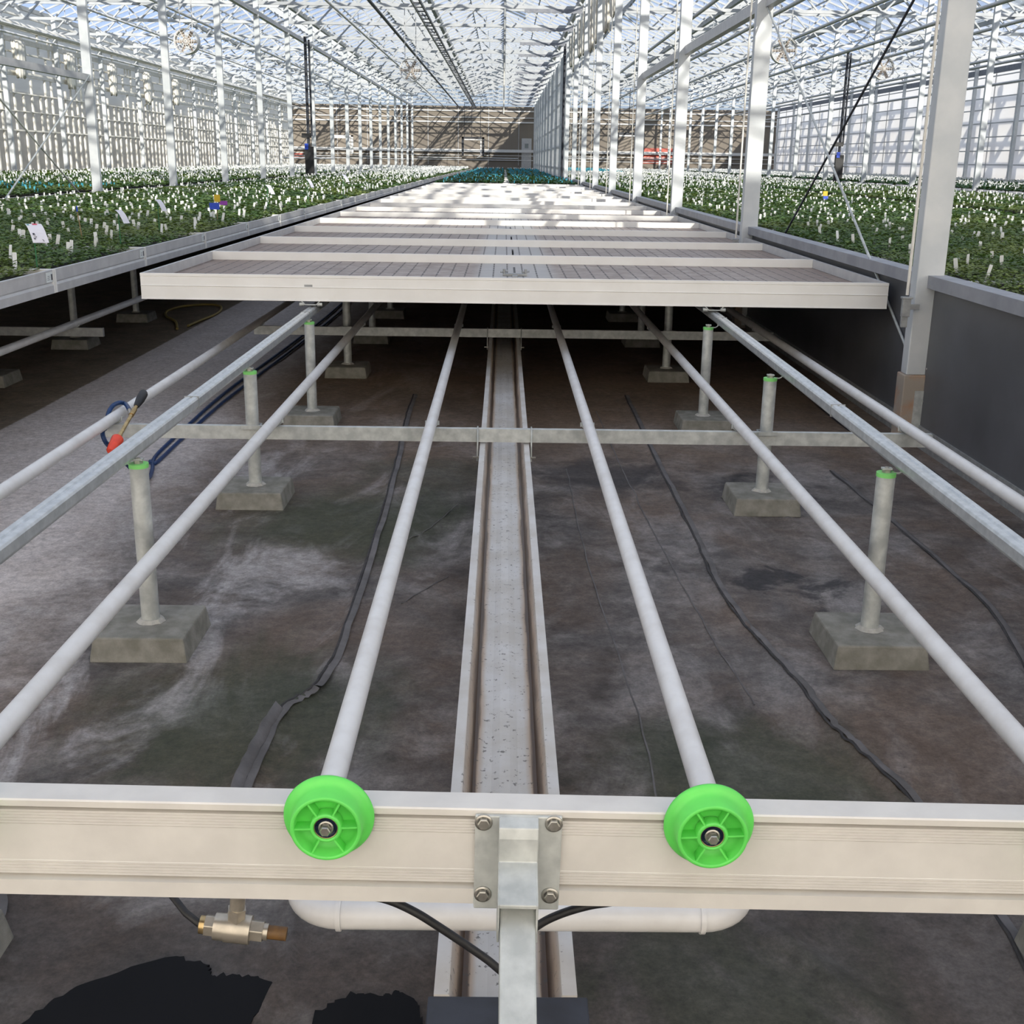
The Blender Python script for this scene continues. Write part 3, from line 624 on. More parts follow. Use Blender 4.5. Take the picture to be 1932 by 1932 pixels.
canopy('seedlings',12.5,21.6,18,97,1.06,M_leafd,'taller dark green plants in front of the white right wall')
canopy('seedlings',cx0+.05,cx1-.05,7.25+1.8*17+.05,97,.90,M_leafd,'dark green seedlings with blue tags at the end of the middle row',(-.03,.2),.03)
# ------------------------------------------------------------------ plant tags
def tagmesh(i,mat_):
    m=MB(); hh=.050; w=.025; ln=[.05,-.16,.22,-.05][i]; R_=Matrix.Rotation(ln,3,'Y')@Matrix.Rotation([-.1,.12,.05,-.2][i],3,'X')
    pts=[(-w/2,-.04),(w/2,-.04),(w/2,hh),(w*.42,hh+.003),(-w*.42,hh+.003),(-w/2,hh)]
    vs=[R_@Vector((a,-.0006,b_)) for a,b_ in pts]+[R_@Vector((a,.0006,b_)) for a,b_ in pts]; n=6
    m.add(vs,[tuple(range(n)),tuple(range(2*n-1,n-1,-1))]+[(k,n+k,n+(k+1)%n,(k+1)%n) for k in range(n)])
    return m
TM=[tagmesh(i,M_tag).mesh('plant_tag',M_tag) for i in range(4)]
TG=[]  # x,y,z,row,color
def scatter(x0,x1,y0,y1,z,row,dx,dy,jit,col):
    y=y0
    while y<y1:
        x=x0+random.uniform(.1,dx)
        while x<x1:
            xx=x+random.gauss(0,jit*dx); yy=y+random.gauss(0,jit*dy)
            c=col(xx,yy) if callable(col) else col
            if c and x0+.05<xx<x1-.05 and yy>y0-.2: TG.append((xx,yy,z+random.uniform(-.012,.012),row,c))
            x+=dx
        y+=dy
scatter(-7,-2.72,5.6,36,.965,'left',.33,.36,.32,'w'); scatter(-7,-2.72,36,96,.985,'left',.36,.40,.3,'w')
scatter(2.72,7.1,5.7,13,.975,'right',.40,.52,.3,'w'); scatter(2.72,7.1,13,30,.975,'right',.33,.36,.3,'w'); scatter(2.72,7.1,30,96,1.0,'right',.34,.40,.3,lambda x,y:'b' if y>70 else 'w')
scatter(7.5,11.8,11,22,.985,'right',.36,.42,.3,'w'); scatter(7.5,11.8,22,96,1.0,'right',.34,.40,.3,'w')
scatter(-16.6,-7.5,14.4,30,1.0,'lfar',.40,.42,.3,lambda x,y:'b' if (19.4<y<24.5) else ('w' if y>24.5 or random.random()<.6 else None)); scatter(-16.6,-7.5,30,96,1.0,'lfar',.34,.42,.3,'w')
scatter(12.6,21.5,22,96,1.075,'rfar',.30,.42,.3,'w')
scatter(-2.1,2.3,38,60,.935,'mid',.45,.62,.12,lambda x,y:'b' if not(-.05<x<.22) else None); scatter(-2.1,2.3,60,96,.935,'mid',.45,.8,.12,lambda x,y:('w' if y>90 else 'b') if not(-.05<x<.22) else None)
vis=[]
for q in TG:
    u,v,d=proj(q[:3])
    if d>0 and -620<u<2550: vis.append((d,q,-15<u<1947 and v<1932))
vis.sort(key=lambda a:a[0])
wh={'left':('white plant tag standing in the seedlings left of the aisle','white tags in the left trays'),'right':('white plant tag standing in the seedlings behind the dark panel wall','white tags behind the panel wall'),'lfar':('white plant tag beyond the left columns','white tags beyond the left columns')}
rest=[]; cnt=0
for d,q,inf in vis:
    if inf and cnt<296 and q[4]=='w' and q[3] in wh:
        o=bpy.data.objects.new('plant_tag',TM[random.randrange(4)]); o.location=q[:3]; o.rotation_euler=(0,0,random.uniform(-.5,.5)); C.objects.link(o); tag(o,wh[q[3]][0],'plant tag',wh[q[3]][1]); cnt+=1
    else: rest.append((d,q))
def stufftags(name,items,mat_,label):
    m=MB()
    for d,q in items:
        w=max(.024,.0008*d)*random.uniform(.85,1.15); h=max(.05,.0014*d)*random.uniform(.75,1.2); a=random.uniform(-.6,.6); ln=random.uniform(-.25,.25)
        c,s_=math.cos(a)*w/2,math.sin(a)*w/2; x,y,z=q[:3]; tx=ln*h; e=.001
        vs=[(x-c,y-s_,z-.03),(x+c,y+s_,z-.03),(x+c+tx,y+s_,z+h),(x-c+tx,y-s_,z+h)]
        m.add(vs+[(a_,b_+e,c_) for a_,b_,c_ in vs],[(0,1,2,3),(7,6,5,4),(0,4,5,1),(1,5,6,2),(2,6,7,3),(3,7,4,0)])
    me=bpy.data.meshes.new(name); me.from_pydata(m.v,[],m.f); me.materials.append(mat_); o=bpy.data.objects.new(name,me); C.objects.link(o); tag(o,label,'plant tags',None,'stuff')
stufftags('plant_tag',[a for a in rest if a[1][4]=='w' and a[1][0]<0 ],M_tag,'countless small white plant tags farther off on the left half')
stufftags('plant_tag',[a for a in rest if a[1][4]=='w' and a[1][0]>=0],M_tag,'countless small white plant tags farther off on the right half')
stufftags('plant_tag',[a for a in rest if a[1][4]=='b' and a[1][0]<-7],M_tagb,'band of blue plant tags beyond the left columns')
stufftags('plant_tag',[a for a in rest if a[1][4]=='b' and -7<=a[1][0]<2.5],M_tagb,'rows of blue-green plant tags at the end of the middle row')
stufftags('plant_tag',[a for a in rest if a[1][4]=='b' and a[1][0]>=2.5],M_tagb,'distant blue plant tags right of the white partition')
# signs on stakes
def sign(x,y,zb,zt,w,h,label,tiltz=0,lean=.6,prints=True,mirror=1):
    t=empty('plant_sign',(x,y,zb),(0,0,tiltz)); tag(t,label,'sign','printed signs among the left seedlings')
    MB().tube([(0,0,-.05),(0,0,zt-zb-.02)],.004,8).build('stake',M_stake,t)
    m=MB(); n=8; vs=[]; top=zt-zb
    def pt(u,v,off=0):   # curved card hanging forward
        a=-.35+1.25*u; yy=-h*.55*u*.9; zz=top-h*(.22*u+.55*u*u); return (mirror*(v-.5)*w+ mirror*w*.9*u*.55,yy-off,zz+off)
    for i in range(n+1):
        for j in (0,1): vs.append(pt(i/n,j))
    k=len(vs); vs2=[(a,b_+.002,c-.002) for a,b_,c in vs]
    fs=[(2*i,2*i+1,2*i+3,2*i+2) for i in range(n)]+[(k+2*i+2,k+2*i+3,k+2*i+1,k+2*i) for i in range(n)]+[(2*i,2*i+2,k+2*i+2,k+2*i) for i in range(n)]+[(2*i+1,k+2*i+1,k+2*i+3,2*i+3) for i in range(n)]+[(0,k,k+1,1),(2*n,2*n+1,k+2*n+1,k+2*n)]
    m.add(vs+vs2,fs,0,False); cd=m.build('card',M_card,t)
    if prints:
        def patch(u0,u1,v0,v1,mt,nm):
            mm=MB(); vv=[pt(u0,v0,.0012),pt(u0,v1,.0012),pt(u1,v1,.0012),pt(u1,v0,.0012)]; mm.add(vv,[(0,1,2,3)]); mm.build(nm,mt,cd)
        patch(.02,.16,.42,.72,M_pink,'pink_logo'); patch(.08,.2,.06,.2,M_teal,'teal_logo')
        mm=MB()
        for (ua,va,ub,vb) in ((.66,.16,.74,.20),(.74,.16,.66,.24),(.66,.24,.74,.28),(.78,.18,.78,.32),(.84,.14,.90,.24),(.90,.14,.80,.34),(.90,.66,.97,.72)):
            a=Vector(pt(ua,va,.002)); b_=Vector(pt(ub,vb,.002)); mm.bar(a,b_,.004,.001)
        mm.build('lettering',M_ink,cd)
    return t
sign(-2.66,6.80,1.0,1.19,.085,.13,'large bent white sign with pink and green print, nearest on a green stake',.25)
sign(-2.78,8.7,1.0,1.19,.05,.12,'second bent white sign on a green stake from the front',.9,prints=False)
sign(-2.95,10.3,1.0,1.21,.05,.12,'third bent white sign on a green stake from the front',.9,prints=False)
sign(-2.85,14.6,1.0,1.25,.06,.14,'fourth bent white sign on a green stake from the front',.9,prints=False)
sign(-2.8,17.3,1.0,1.28,.06,.15,'fifth bent white sign on a green stake from the front',.9,prints=False)
sign(-2.78,21.0,1.0,1.30,.07,.16,'sixth bent white sign on a green stake from the front',.9,prints=False)
t=empty('marker_cards',(-2.9,12.2,1.0)); tag(t,'cluster of yellow, blue and purple marker cards on a stake','marker cards')
MB().tube([(0,0,-.05),(0,0,.2)],.004,6).build('stake',M_wood,t)
MB().b(-.02,.04,-.006,-.004,.13,.20).build('yellow_card',M_cardyel,t); MB().b(-.07,.03,-.010,-.008,.055,.12).build('blue_card',M_cardblue,t); MB().b(.03,.11,-.003,-.001,.10,.14).build('purple_card',M_cardpur,t)
t=empty('bamboo_marker',(-2.62-.55,9.0,1.0)); tag(t,'thin bamboo stick with a blue tip among the left seedlings','stick'); MB().tube([(0.01,0,-.05),(-.01,0,.16)],.004,6).build('stick',M_wood,t); MB().tube([(-.01,0,.16),(-.012,0,.2)],.006,6).build('blue_tip',M_cardblue,t)
t=empty('marker_cards',(5.6,21.0,1.0)); tag(t,'yellow and blue marker cards among seedlings behind the panel wall','marker cards'); MB().b(-.04,.04,0,.002,.06,.14).build('yellow_card',M_cardyel,t); MB().b(-.03,.05,-.004,-.002,.0,.06).build('blue_card',M_cardblue,t); MB().tube([(0,0.004,-.05),(0,.004,.1)],.004,6).build('stake',M_wood,t)
# ------------------------------------------------------------------ columns
ZT=5.84
def make_column(foot=False,d=.10,w=.155,top=6.45):
    t=empty('steel_column',(0,0,0)); MB().b(-w/2,w/2,0,d,.0 if not foot else .42,top).build('post',M_col,t,.006)
    if foot:
        MB().b(-.09,.07,-.012,d+.02,0,.42).build('concrete_plinth',M_plinth,t,.006); MB().b(-.02,.072,-.018,-.012,.03,.33).build('foot_plate',M_galv,t)
        for z in (.46,.27): MB().lathe([(0,-.024),(.008,-.024),(.008,-.016),(0,-.016)],(.035,0,z),'y',10).build('anchor_bolt',M_bolt,t)
        MB().b(.075,.085,-.02,.0,.5,.93).build('panel_strip',M_alug,t); MB().b(.055,.1,-.025,-.005,.70,.74).build('panel_clip',M_alug,t)
    MB().b(-w/2-.02,w/2+.02,-.02,d+.02,top-.012,top).build('cap_plate',M_col,t)
    return t
pc=make_column(True); pl_=make_column(False)
rows=[(XR,'beside the panel wall','columns beside the panel wall'),(XL,'in the first row left of the aisle','columns left of the aisle'),(XLL+.15,'standing along the left wall','columns along the left wall'),(X2+.35,'in the middle of the right-hand bays','columns in the right-hand bays'),(X3-.1,'standing along the right wall','columns along the right wall')]
first={id(pc):True,id(pl_):True}
for (x,w_,g) in rows:
    src=pc if x==XR else pl_; n=0
    for y in CY[1:]:
        u,v,d=proj((x,y,2)); 
        if d<0 or u<-700 or u>2700: continue
        n+=1
        if first[id(src)]: r=src; first[id(src)]=False
        else: r=copy_tree(src,(x,y,0))
        r.location=(x,y,0); tag(r,'pale galvanised steel column %s, %s from the camera'%(w_,'nearest' if n==1 else nth(n)),'column',g)
# ------------------------------------------------------------------ panel wall
W=empty('wall_partition',(0,0,0)); struct(W,'dark grey knee-high panel wall right of the empty trays','wall')
m=MB()
for a,b_ in zip(CY[:9],CY[1:10]):
    if a<0: a=-2.5
    m.b(XR+.03,XR+.06,a+.05,b_+.0,.10,.93)
m.b(XR+.03,XR+.055,CY[9],50,.1,.93); m.build('partition_panel',M_panel,W)
MB().b(XR+.022,XR+.035,-2.5,50,0,.13).build('base_strip',M_galvd,W)
MB().prism([(XR-.015,.985),(XR-.015,.915),(XR+.0,.91),(XR+.0,.93),(XR+.1,.93),(XR+.1,.985)],-2.5,50,'y').build('cap_rail',M_cap,W)
# white partition farther back
W2=empty('wall_partition',(0,0,0)); struct(W2,'pale glazed partition continuing the column row far back','wall')
MB().b(XR+.03,XR+.04,48.2,YE,.9,5.8).build('white_sheet',M_transw,W2)
m=MB()
y=48.2
while y<YE: m.b(XR+.05,XR+.09,y-.04,y+.04,.6,5.9); y+=1.26
for z in (1.3,2.2,3.1,4.0,4.9): m.b(XR+.05,XR+.09,48.2,YE,z-.04,z+.04)
m.build('glazing_bars',M_white,W2)
o=MB().tube([(XR-.12,48.0,.6),(XR-.12,48.0,5.9)],.05,10).build('drain_pipe',M_dark); tag(o,'dark vertical drain pipe at the start of the pale partition','pipe')
# ------------------------------------------------------------------ vertical rods with cleats, braces
for i,y in enumerate(CY[1:9]):
    t=empty('shutter_rod',(XR-.14,y-.05,0)); tag(t,'thin white hanging rod beside the column by the panel wall, %s from the camera'%('nearest' if i==0 else nth(i+1)),'rod','hanging rods along the panel wall')
    MB().tube([(0,0,.88),(0,0,6.0)],.009,8).build('rod',M_rope,t)
    m=MB(); m.b(-.03,.03,-.02,.02,.86,.87); m.b(-.022,.022,-.016,.016,.76,.86); m.b(-.02,.015,-.01,.01,.70,.76); m.b(.022,.075,-.01,.01,.80,.83); m.build('cleat',M_galvd,t,.002)
def rod(name,p,q,r,label,g,mt=M_galv,cat='brace'):
    o=MB().tube([p,q],r,8).build(name,mt); tag(o,label,cat,g); return o
xb=XR+.085
rod('brace_rod',(XR+.012,CY[2],2.98),(XR+.018,CY[1]+.13,.43),.009,'steel brace rod from the second panel-wall column down to the nearest','brace rods')
rod('brace_rod',(xb+.06,CY[1]+.1,3.2),(xb+.06,CY[2],.5),.009,'dark brace rod crossing in front of the seedlings on the right','brace rods',M_dark)
rod('brace_rod',(XL,CY[3],2.9),(XL,CY[4],.5),.014,'brace rod between left columns, falling away from the camera','brace rods')
rod('brace_rod',(XL+.05,CY[4],2.9),(XL+.05,CY[3],.5),.014,'brace rod between left columns, falling towards the camera','brace rods')
for x,k in ((XL,(2,4)),(XR+.03,(1,4))):
    for a in range(k[0],k[1]):
        o=MB().b(x-.03,x+.05,CY[a]+.1,CY[a+1],2.80 if x<0 else 2.97,2.91 if x<0 else 3.08).build('tie_beam',M_alug); tag(o,'horizontal grey tie beam between two columns %s, span %s'%('left of the aisle' if x<0 else 'by the panel wall',nth(a)),'beam','tie beams between columns')
# ------------------------------------------------------------------ trusses
def make_truss():
    t=empty('roof_truss',(0,0,0)); w=BAY; h=.58
    m=MB(); m.b(.08,w-.08,-.03,.03,0,.09); m.build('bottom_chord',M_roofst,t)
    m=MB(); m.b(.08,w-.08,-.03,.03,h-.08,h); m.build('top_chord',M_roofst,t)
    m=MB(); n=20
    for k in range(n):
        a=.1+(w-.2)*k/n; b_=.1+(w-.2)*(k+1)/n
        m.bar((a,0,.05 if k%2==0 else h-.05),(b_,0,h-.05 if k%2==0 else .05),.05,.05)
    m.build('lattice',M_roofst,t)
    m=MB(); 
    for k in range(8): m.bar((1.2*k+.6,.03,h),(1.2*k+.6,.03,h+.35),.02,.02)
    m.build('hanger_struts',M_roofst,t)
    return t
tp=make_truss(); usedT=False
for b_,(x,w_) in enumerate(((XLL,'over the far left bay'),(XL,'over the middle bay'),(XR,'over the right middle bay'),(X2,'over the far right bay'))):
    for k,y in enumerate(CY):
        r=tp if not usedT else copy_tree(tp,(x,y,ZT)); usedT=True; r.location=(x,y+.05,ZT); tag(r,'white lattice roof truss %s, %s from the front end'%(w_,nth(k+1)),'truss','roof trusses '+w_)
# folded shade screens on the right part of each middle truss
for k,y in enumerate(CY[6:]):
    m=MB(); n=26; x0,x1=.55,2.25
    vs=[];fs=[]
    for i in range(n+1):
        x=x0+(x1-x0)*i/n; dz=.015*math.sin(i*2.2)
        vs+= [(x,y-.02,ZT-.11+dz),(x,y+.12,ZT-.10+dz),(x,y+.12,ZT+.0),(x,y-.02,ZT+.0)]
    for i in range(n):
        for j in range(4): fs.append((4*i+j,4*i+(j+1)%4,4*i+4+(j+1)%4,4*i+4+j))
    fs+=[(3,2,1,0),(4*n,4*n+1,4*n+2,4*n+3)]
    m.add(vs,fs); o=m.build('folded_screen',M_greyscreen); tag(o,'folded grey shade cloth below a middle bay truss, %s one visible'%nth(k+1),'shade screen','folded shade cloths')
# ------------------------------------------------------------------ roof
SP=BAY/2; GZ=6.5; RZr=GZ+.95; NS=8; XA=XLL
CE=empty('ceiling',(0,0,0)); struct(CE,'sloping glass greenhouse roof on white bars','ceiling')
YB=-4.0
for s in range(NS):
    x=XA+SP*s
    for a,b_ in (((x,GZ),(x+SP/2,RZr)),((x+SP/2,RZr),(x+SP,GZ))):
        m=MB(); n=(a[1]-b_[1],b_[0]-a[0]); 
        m.add([(a[0],YB,a[1]),(b_[0],YB,b_[1]),(b_[0],YE,b_[1]),(a[0],YE,a[1])],[(0,1,2,3)]); m.build('roof_glass',M_glass,CE)
        g=MB(); y=YB
        while y<=YE:
            g.bar((a[0],y,a[1]-.03),(b_[0],y,b_[1]-.03),.035,.06); y+=1.0
        g.bar(((a[0]+b_[0])/2,YB,(a[1]+b_[1])/2-.03),((a[0]+b_[0])/2,YE,(a[1]+b_[1])/2-.03),.03,.05)
        g.build('glazing_bars',M_roofst,CE)
    g=MB(); g.prism([(x-.10,GZ+.03),(x-.06,GZ-.10),(x+.06,GZ-.10),(x+.10,GZ+.03)],YB,YE,'y'); g.build('gutter',M_roofst,CE)
    g=MB(); g.b(x+SP/2-.04,x+SP/2+.04,YB,YE,RZr-.04,RZr+.05); g.build('ridge',M_roofst,CE)
# opened roof vents
vn=0
for s in range(NS):
    for k in range(10):
        if random.random()<.55:
            y=36+random.uniform(0,58); x=XA+SP*s+SP/2
            sg=random.choice((-1,1)); m=MB(); a=Vector((x,0,RZr+.02)); b_=Vector((x+sg*1.1,0,RZr+random.uniform(.0,.12)))
            m.bar((a.x,y,a.z),(b_.x,y,b_.z),1.9,.02); m.build('roof_vent',M_glassw,CE); 
# ------------------------------------------------------------------ walls
o=MB().tube([(XLL+.42,14,5.74),(XLL+.42,YE-.5,5.74)],.12,12).build('rolled_screen',M_fabric); tag(o,'long cream rolled screen high along the left wall','screen')
WL=empty('wall_left',(0,0,0)); struct(WL,'bright glazed left side wall with bars shaped as reflected streaks','wall')
MB().b(XLL-.12,XLL-.11,YB,YE,.85,6.5).build('glass_sheet',M_glassl,WL)
MB().b(XLL-.16,XLL-.08,YB,YE,0,.95).build('base_panel',M_wallwhite,WL)
m=MB(); y=12.
while y<YE:
    m.b(XLL-.1,XLL-.04,y-.05,y+.05,.9,random.choice((3.6,3.9,4.1,4.2))); y+=random.choice((.55,.63,.63,.8))
y=12.
while y<YE:
    z0_=random.choice((4.3,4.3,4.65,5.0)); m.b(XLL-.1,XLL-.05,y-.05,y+.06,z0_,z0_+random.choice((.3,.6,.9,1.2))); y+=random.choice((.4,.63,.9,1.3))
m.build('streak_bars',M_fabric,WL)  # cream bars shaped as the bright reflected streaks in the glass
m=MB()
for z,h in ((2.35,.05),(3.0,.03),(3.6,.04),(4.25,.16),(4.6,.04),(4.95,.05),(5.35,.16),(5.75,.08),(6.2,.06)): m.b(XLL-.1,XLL+.0,12,YE,z-h/2,z+h/2)
m.build('rails',M_fabric,WL)
# neighbouring house seen through the left glass
o=MB().b(XLL-6.2,XLL-6.,-4,YE,0,4.4).build('neighbour_wall',M_backwall); struct(o,'grey wall of the neighbouring house outside the left glazing','wall')
WR=empty('wall_right',(0,0,0)); struct(WR,'white right side wall lined with horizontal rails','wall')
MB().b(X3+.10,X3+.13,YB,YE,0,6.6).build('white_sheet',M_transw,WR)
m=MB()
for z in (1.2,2.4,3.3,4.25,5.2): m.b(X3+.7,X3+.8,YB,YE,z-.06,z+.06)
y=20
while y<YE+20:
    m.bar((X3+.75,y,.2),(X3+.75,y-5.5,5.0),.16,.16); m.b(X3+.7,X3+.85,y-.06,y+.06,0,5.8); y+=2.525
m.build('shadow_frame',M_alug,WR)  # unseen frame added outside to cast shadow bands on the sheet
m=MB()
for z in (1.7,2.3,2.9,3.5,4.1,4.6,5.1,5.5): m.b(X3+.05,X3+.1,20,YE,z-.025,z+.025)
y=20
while y<YE: m.b(X3+.06,X3+.1,y-.02,y+.02,1,5.8); y+=2.525
m.build('rails',M_alug,WR)
MB().b(X3-.02,X3+.1,20,YE,5.62,5.86).build('eaves_beam',M_greyscreen,WR)
WB=empty('wall_back',(0,0,0)); struct(WB,'beige far end wall of the greenhouse','wall')
MB().b(XLL,X3,YE+.02,YE+.1,0,5.7).build('wall_sheet',M_backwall,WB)
MB().b(XLL,X3,YE+.03,YE+.09,5.7,7.6).build('gable_glass',M_glassw,WB)
m=MB()
for z,h in ((1.6,.05),(1.95,.05),(4.5,.10),(4.85,.06),(5.35,.08)): m.b(XLL,X3,YE-.08,YE+.02,z-h/2,z+h/2)
m.build('wall_rails',M_white,WB)
m=MB(); x=XLL+1.2
while x<X3: m.b(x-.02,x+.02,YE-.05,YE+.02,1.2,5.6); x+=2.43
m.build('wall_uprights',M_alug,WB)
MB().b(XLL,X3,YE-.3,YE-.1,2.2,2.42).build('sunlight_band',M_white,WB)  # white bar standing in for a band of sunlight on the wall
m=MB(); m.b(-17.0,-16.2,YE-.02,YE+.015,1.5,1.9); m.b(10.6,13.6,YE-.02,YE+.015,1.5,2.7); m.build('salmon_panel',M_pinkwall,WB)
d=MB().b(1.4,2.2,YE-.06,YE+.0,.9,3.3).build('door_1',M_alug); struct(d,'grey door at the right end of the far wall','door'); MB().b(1.65,1.95,YE-.07,YE-.058,2.55,2.9).build('door_window',M_glassw,d)
WF=empty('wall_front',(0,0,0)); struct(WF,'unseen near end wall with pale cloth added for soft front light','wall')
MB().b(XLL,X3,-3.05,-3.0,0,7.1).build('fill_cloth',M_trans,WF)  # unseen cloth added to give soft front light and shade the foreground
m=MB()
for x in np.arange(XLL,X3,2.43): m.b(x-.04,x+.04,-3.0,-2.92,0,6.5)
m.build('frame_bars',M_white,WF)
# ------------------------------------------------------------------ hung curtains by the panel wall
def curtain(y,wy,z0,z1,label,x=XR+.02):
    m=MB(); n=40; vs=[]; fs=[]; K=8
    for i in range(K+1):
        tt=i/K; z=z1+(z0-z1)*tt; s=1-.35*tt*tt
        for k in range(n):
            a=2*PI*k/n; r=1+.16*math.cos(11*a+.5*tt); vs.append((x+.11*s*r*math.cos(a),y+wy*s*r*math.sin(a),z+ (0 if i<K else .05*math.sin(3*a))))
    for i in range(K):
        for k in range(n): fs.append((i*n+k,i*n+(k+1)%n,(i+1)*n+(k+1)%n,(i+1)*n+k))
    fs.append(tuple(range(n))); fs.append(tuple(range(K*n,K*n+n))[::-1]); m.add(vs,fs,0,True)
    o=m.build('screen_curtain',M_fabric); tag(o,label,'curtain','gathered curtains hanging by the panel wall')
for i,y in enumerate((28.4,30.3,33.4,35.4,38.6,40.6,43.6,45.6)):
    curtain(y,.42,4.72+random.uniform(-.15,.25),5.95,'gathered cream screen curtain high by the panel-wall columns, %s from the front'%nth(i+1))
for i,y in enumerate((38.5,43.5,48.5,53.6,58.7,63.7)):
    curtain(y,.5,4.0+random.uniform(-.1,.2),5.3,'gathered white curtain along the left wall, %s from the front'%nth(i+1),XLL+.15)
# ------------------------------------------------------------------ pipes and trays under the roof
def lpipe(x,z,r,label,mt=M_white,y0=12,y1=97,name='overhead_pipe',g='pipes running under the roof'):
    o=MB().tube([(x,y0,z),(x,y1,z)],r,8).build(name,mt); tag(o,label,'pipe',g); return o
lp_=[(-4.62,5.45,'white overhead pipe above the left trays'),(-8.4,5.1,'white overhead pipe just beyond the left column row'),(-11.2,5.3,'white overhead pipe midway to the left wall'),(-14.3,4.9,'white overhead pipe close to the left wall'),(-15.9,5.55,'highest white pipe along the left wall'),
(2.58,5.62,'cable-thin pipe along the panel-wall column tops'),(5.2,5.45,'grey overhead pipe nearest right of the panel wall'),(6.6,5.1,'grey overhead pipe, second right of the panel wall'),(8.9,5.3,'grey overhead pipe, third right of the panel wall'),(10.4,4.9,'grey overhead pipe, fourth right of the panel wall'),(13.6,5.3,'grey overhead pipe just past the mid right columns'),(15.6,4.9,'grey overhead pipe, second past the mid right columns'),(17.9,5.2,'grey overhead pipe, third past the mid right columns'),(19.8,4.8,'grey overhead pipe nearest the white right wall')]
for x,z,l in lp_: lpipe(x,z,.035 if x<3 else .05,l,M_white if x<3 else M_alug)
lpipe(-3.55,5.5,.045,'black overhead pipe left of the cable ladder',M_dark)
o=MB().b(XL-.06,XL+.06,12,YE,5.55,5.67).build('eaves_beam',M_alug); tag(o,'long grey beam along the tops of the left columns','beam')
t=empty('cable_ladder',(-2.28,0,5.42)); tag(t,'dark cable ladder hanging lengthwise under the middle roof','cable ladder')
MB().b(-.16,-.12,12,97,0,.07).build('side_rail',M_galvd,t); MB().b(.06,.10,12,97,0,.07).build('side_rail',M_dark,t)
rg=None
for k in range(94):
    if rg is None: rg=MB().b(-.12,.06,-.02,.02,.01,.04).build('rung',M_dark,t); q=rg
    else: q=rg.copy(); C.objects.link(q); q.parent=t
    q.location=(0,12+.9*k,0)
o=MB().tube([(-.03,40,4.4),(-.03,40,7.0)],.035,8).build('hanging_rod',M_galvd); tag(o,'single grey vertical rod hanging over the middle of the trays','rod')
MB().tube([(-.03,40,3.02),(-.03,40,4.4)],.022,8).build('rope_end',M_rope,o)
# conduits
def conduit(x,y,label):
    t=empty('conduit_stack',(x,y,0)); tag(t,label,'conduit','dark conduit stacks at columns')
    m=MB(); m.tube([(0,0,.6),(0,0,5.6)],.05,10); m.tube([(.12,.05,2.3),(.12,.05,5.5)],.035,8); m.build('pipes',M_dark,t)
    MB().b(-.13,.17,-.08,.08,.8,1.95).build('lower_duct',M_black,t)
    MB().b(-.22,.1,-.1,.06,2.25,2.4).build('valve_box',M_black,t); MB().b(-.12,0.0,-.12,-.06,1.85,2.05).build('blue_tap',M_cardblue,t)
    MB().tube([(-.9,0,1.55),(.9,0,1.55)],.03,8).build('cross_pipe',M_alug,t)
    return t
conduit(XL+.35,43.6,'dark conduit stack with black lower duct by a left column')
conduit(X2+.35,45.4,'dark conduit stack with blue tap by a right-hand column')
# fans
def fan(x,y,z,r,label):
    t=empty('circulation_fan',(x,y,z)); tag(t,label,'fan','white circulation fans under the roof')
    m=MB(); m.lathe([(r,-.12),(r,.12),(r*.96,.12),(r*.96,-.12),(r,-.12)],(0,0,0),'y',32); m.build('ring',M_fan,t)
    m=MB()
    for k in range(6):
        a=k*PI/3; m.bar((.05*math.cos(a),0,.05*math.sin(a)),(r*.9*math.cos(a),0,r*.9*math.sin(a)),.02,r*.34,(math.sin(a)*.5,.8,-math.cos(a)*.5))
    m.lathe([(0,-.08),(.07,-.08),(.08,.08),(0,.08)],(0,0,0),'y',16); m.build('blades',M_fanb,t)
    m=MB()
    for q in (.3,.5,.7,.9): m.tube([(r*q*math.cos(a),-.125,r*q*math.sin(a)) for a in np.linspace(0,2*PI,25)[:-1]],.006,4,closed=True)
    for k in range(12): a=k*PI/6; m.bar((0,-.125,0),(r*math.cos(a),-.125,r*math.sin(a)),.008,.008)
    m.build('guard',M_fan,t)
    m=MB(); m.tube([(-r*.5,0,r*.85),(-r*.5,0,max(ZT-z,r+.5))],.012,6); m.tube([(r*.5,0,r*.85),(r*.5,0,max(ZT-z,r+.5))],.012,6); m.build('hanger',M_alug,t)
for x,y,z,r,l in ((-6.6,26,3.84,.25,'white round fan hanging between the first left columns'),(-2.83,37.3,4.12,.33,'white round fan hanging over the left trays beside the black pipe'),(13.7,45,4.95,.38,'white round fan hanging near the white right wall'),(7.8,35,4.64,.36,'grey-lit round fan right of the second panel-wall column')): fan(x,y,z,r,l)
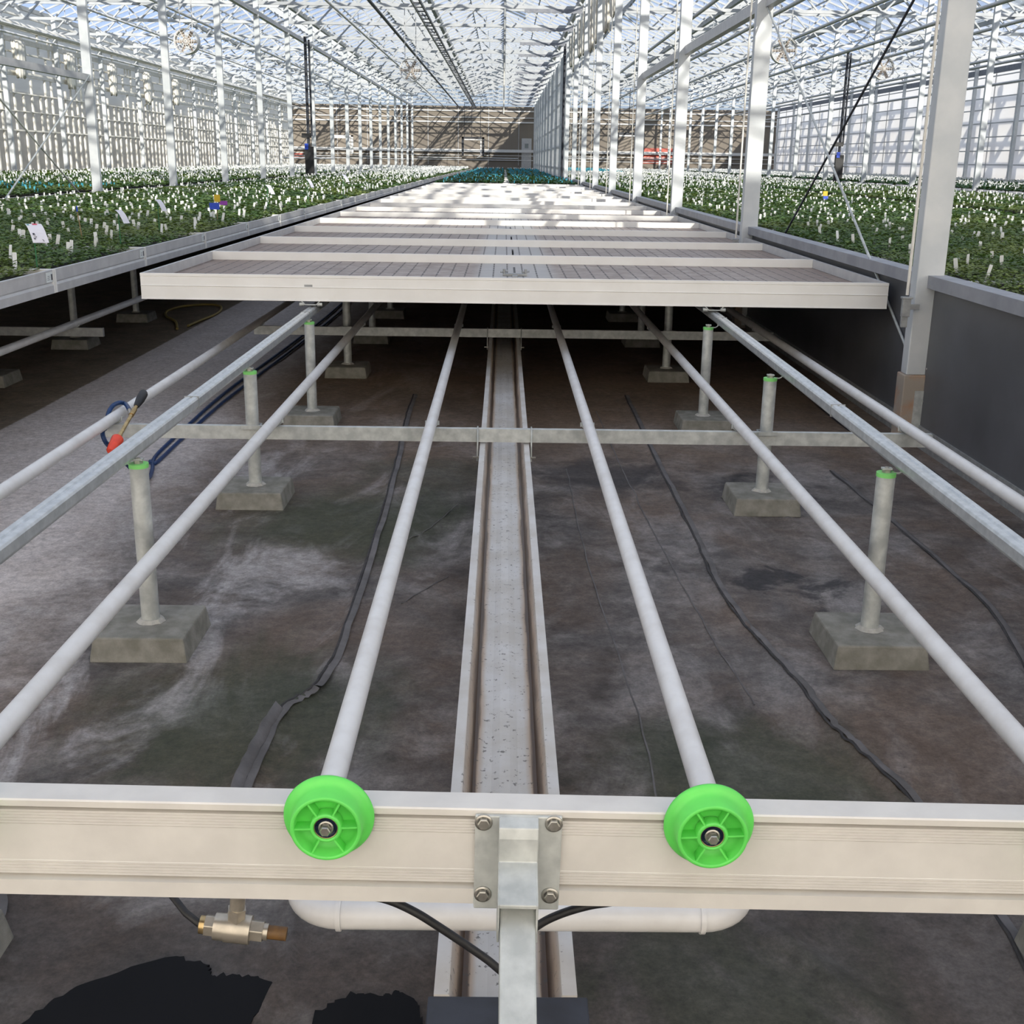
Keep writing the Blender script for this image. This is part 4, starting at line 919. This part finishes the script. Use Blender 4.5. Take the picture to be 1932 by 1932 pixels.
# irrigation frames
def boom(x,y,z,label,mt):
    t=empty('boom_frame',(x,y,z)); tag(t,label,'frame','hanging irrigation frames'); w=.85;h=1.25
    m=MB(); m.b(-w,w,-.05,.05,h-.12,h); m.b(-w,-w+.16,-.05,.05,-.1,h); m.b(w-.16,w,-.05,.05,-.1,h); m.build('frame',mt,t)
    m=MB(); m.b(-w+.2,w-.2,-.06,-.04,h-.22,h-.14); m.b(w-.3,w-.2,-.06,-.04,-.0,h-.2); m.build('inner_rail',M_white,t)
    m=MB(); m.tube([(-w+.2,0,h),(-w+.2,0,5.7-z)],.02,6); m.tube([(w-.3,0,h),(w-.3,0,5.7-z)],.02,6); m.tube([(-.1,0,h),(-.1,0,5.7-z)],.02,6); m.build('hanger_rods',M_dark,t)
    m=MB(); m.tube([(w-.1,0,.0),(w-.6,0,-.25),(3.4,0,-.25)],.035,6); m.tube([(-w,0,-.25),(-4.2,0,-.25)],.035,6); m.build('spray_pipe',M_alug,t)
boom(-2.35,92,1.98,'dark hanging irrigation frame before the far wall, middle bay',M_dark); boom(-12.2,92,1.98,'pale hanging irrigation frame before the far wall, left bay',M_white); boom(7.4,72,2.0,'dark hanging irrigation frame in the bay behind the panel wall',M_dark)
# ------------------------------------------------------------------ light
W_=bpy.data.worlds.new('sky'); S.world=W_; W_.use_nodes=True; nt=W_.node_tree; bg=nt.nodes['Background']
tc=nd(nt,'ShaderNodeTexCoord'); sx=nd(nt,'ShaderNodeSeparateXYZ'); nt.links.new(tc.outputs['Generated'],sx.inputs[0])
mp=nd(nt,'ShaderNodeMapping'); mp.inputs['Scale'].default_value=(3.5,3.5,9); nt.links.new(tc.outputs['Generated'],mp.inputs['Vector'])
cl=ramp(nt,noise(nt,mp.outputs[0],1.,6,.6),[(.47,0.),(.66,1.)])
bl=ramp(nt,sx.outputs[2],[(.0,(.72,.81,.95)),(.13,(.38,.56,.95)),(.22,(.45,.61,.94)),(.5,(.60,.69,.90))])
nt.links.new(mix(nt,cl,bl,(.95,.96,1.0)),bg.inputs['Color']); bg.inputs['Strength'].default_value=.62
sl_=bpy.data.lights.new('sun','SUN'); sl_.energy=3.9; sl_.color=(1,.93,.82); sl_.angle=.010
so=bpy.data.objects.new('sun',sl_); C.objects.link(so)
el=math.radians(20); dv=Vector((-.33,1,0)).normalized()*math.cos(el)+Vector((0,0,-math.sin(el)))
so.rotation_euler=dv.to_track_quat('-Z','Y').to_euler()
S.view_settings.view_transform='Standard'; S.view_settings.look='None'; S.view_settings.gamma=1; S.view_settings.exposure=.88; S.view_settings.use_curve_mapping=False
S.cycles.use_denoising=True; S.cycles.transparent_max_bounces=24; S.cycles.max_bounces=8; S.cycles.diffuse_bounces=4
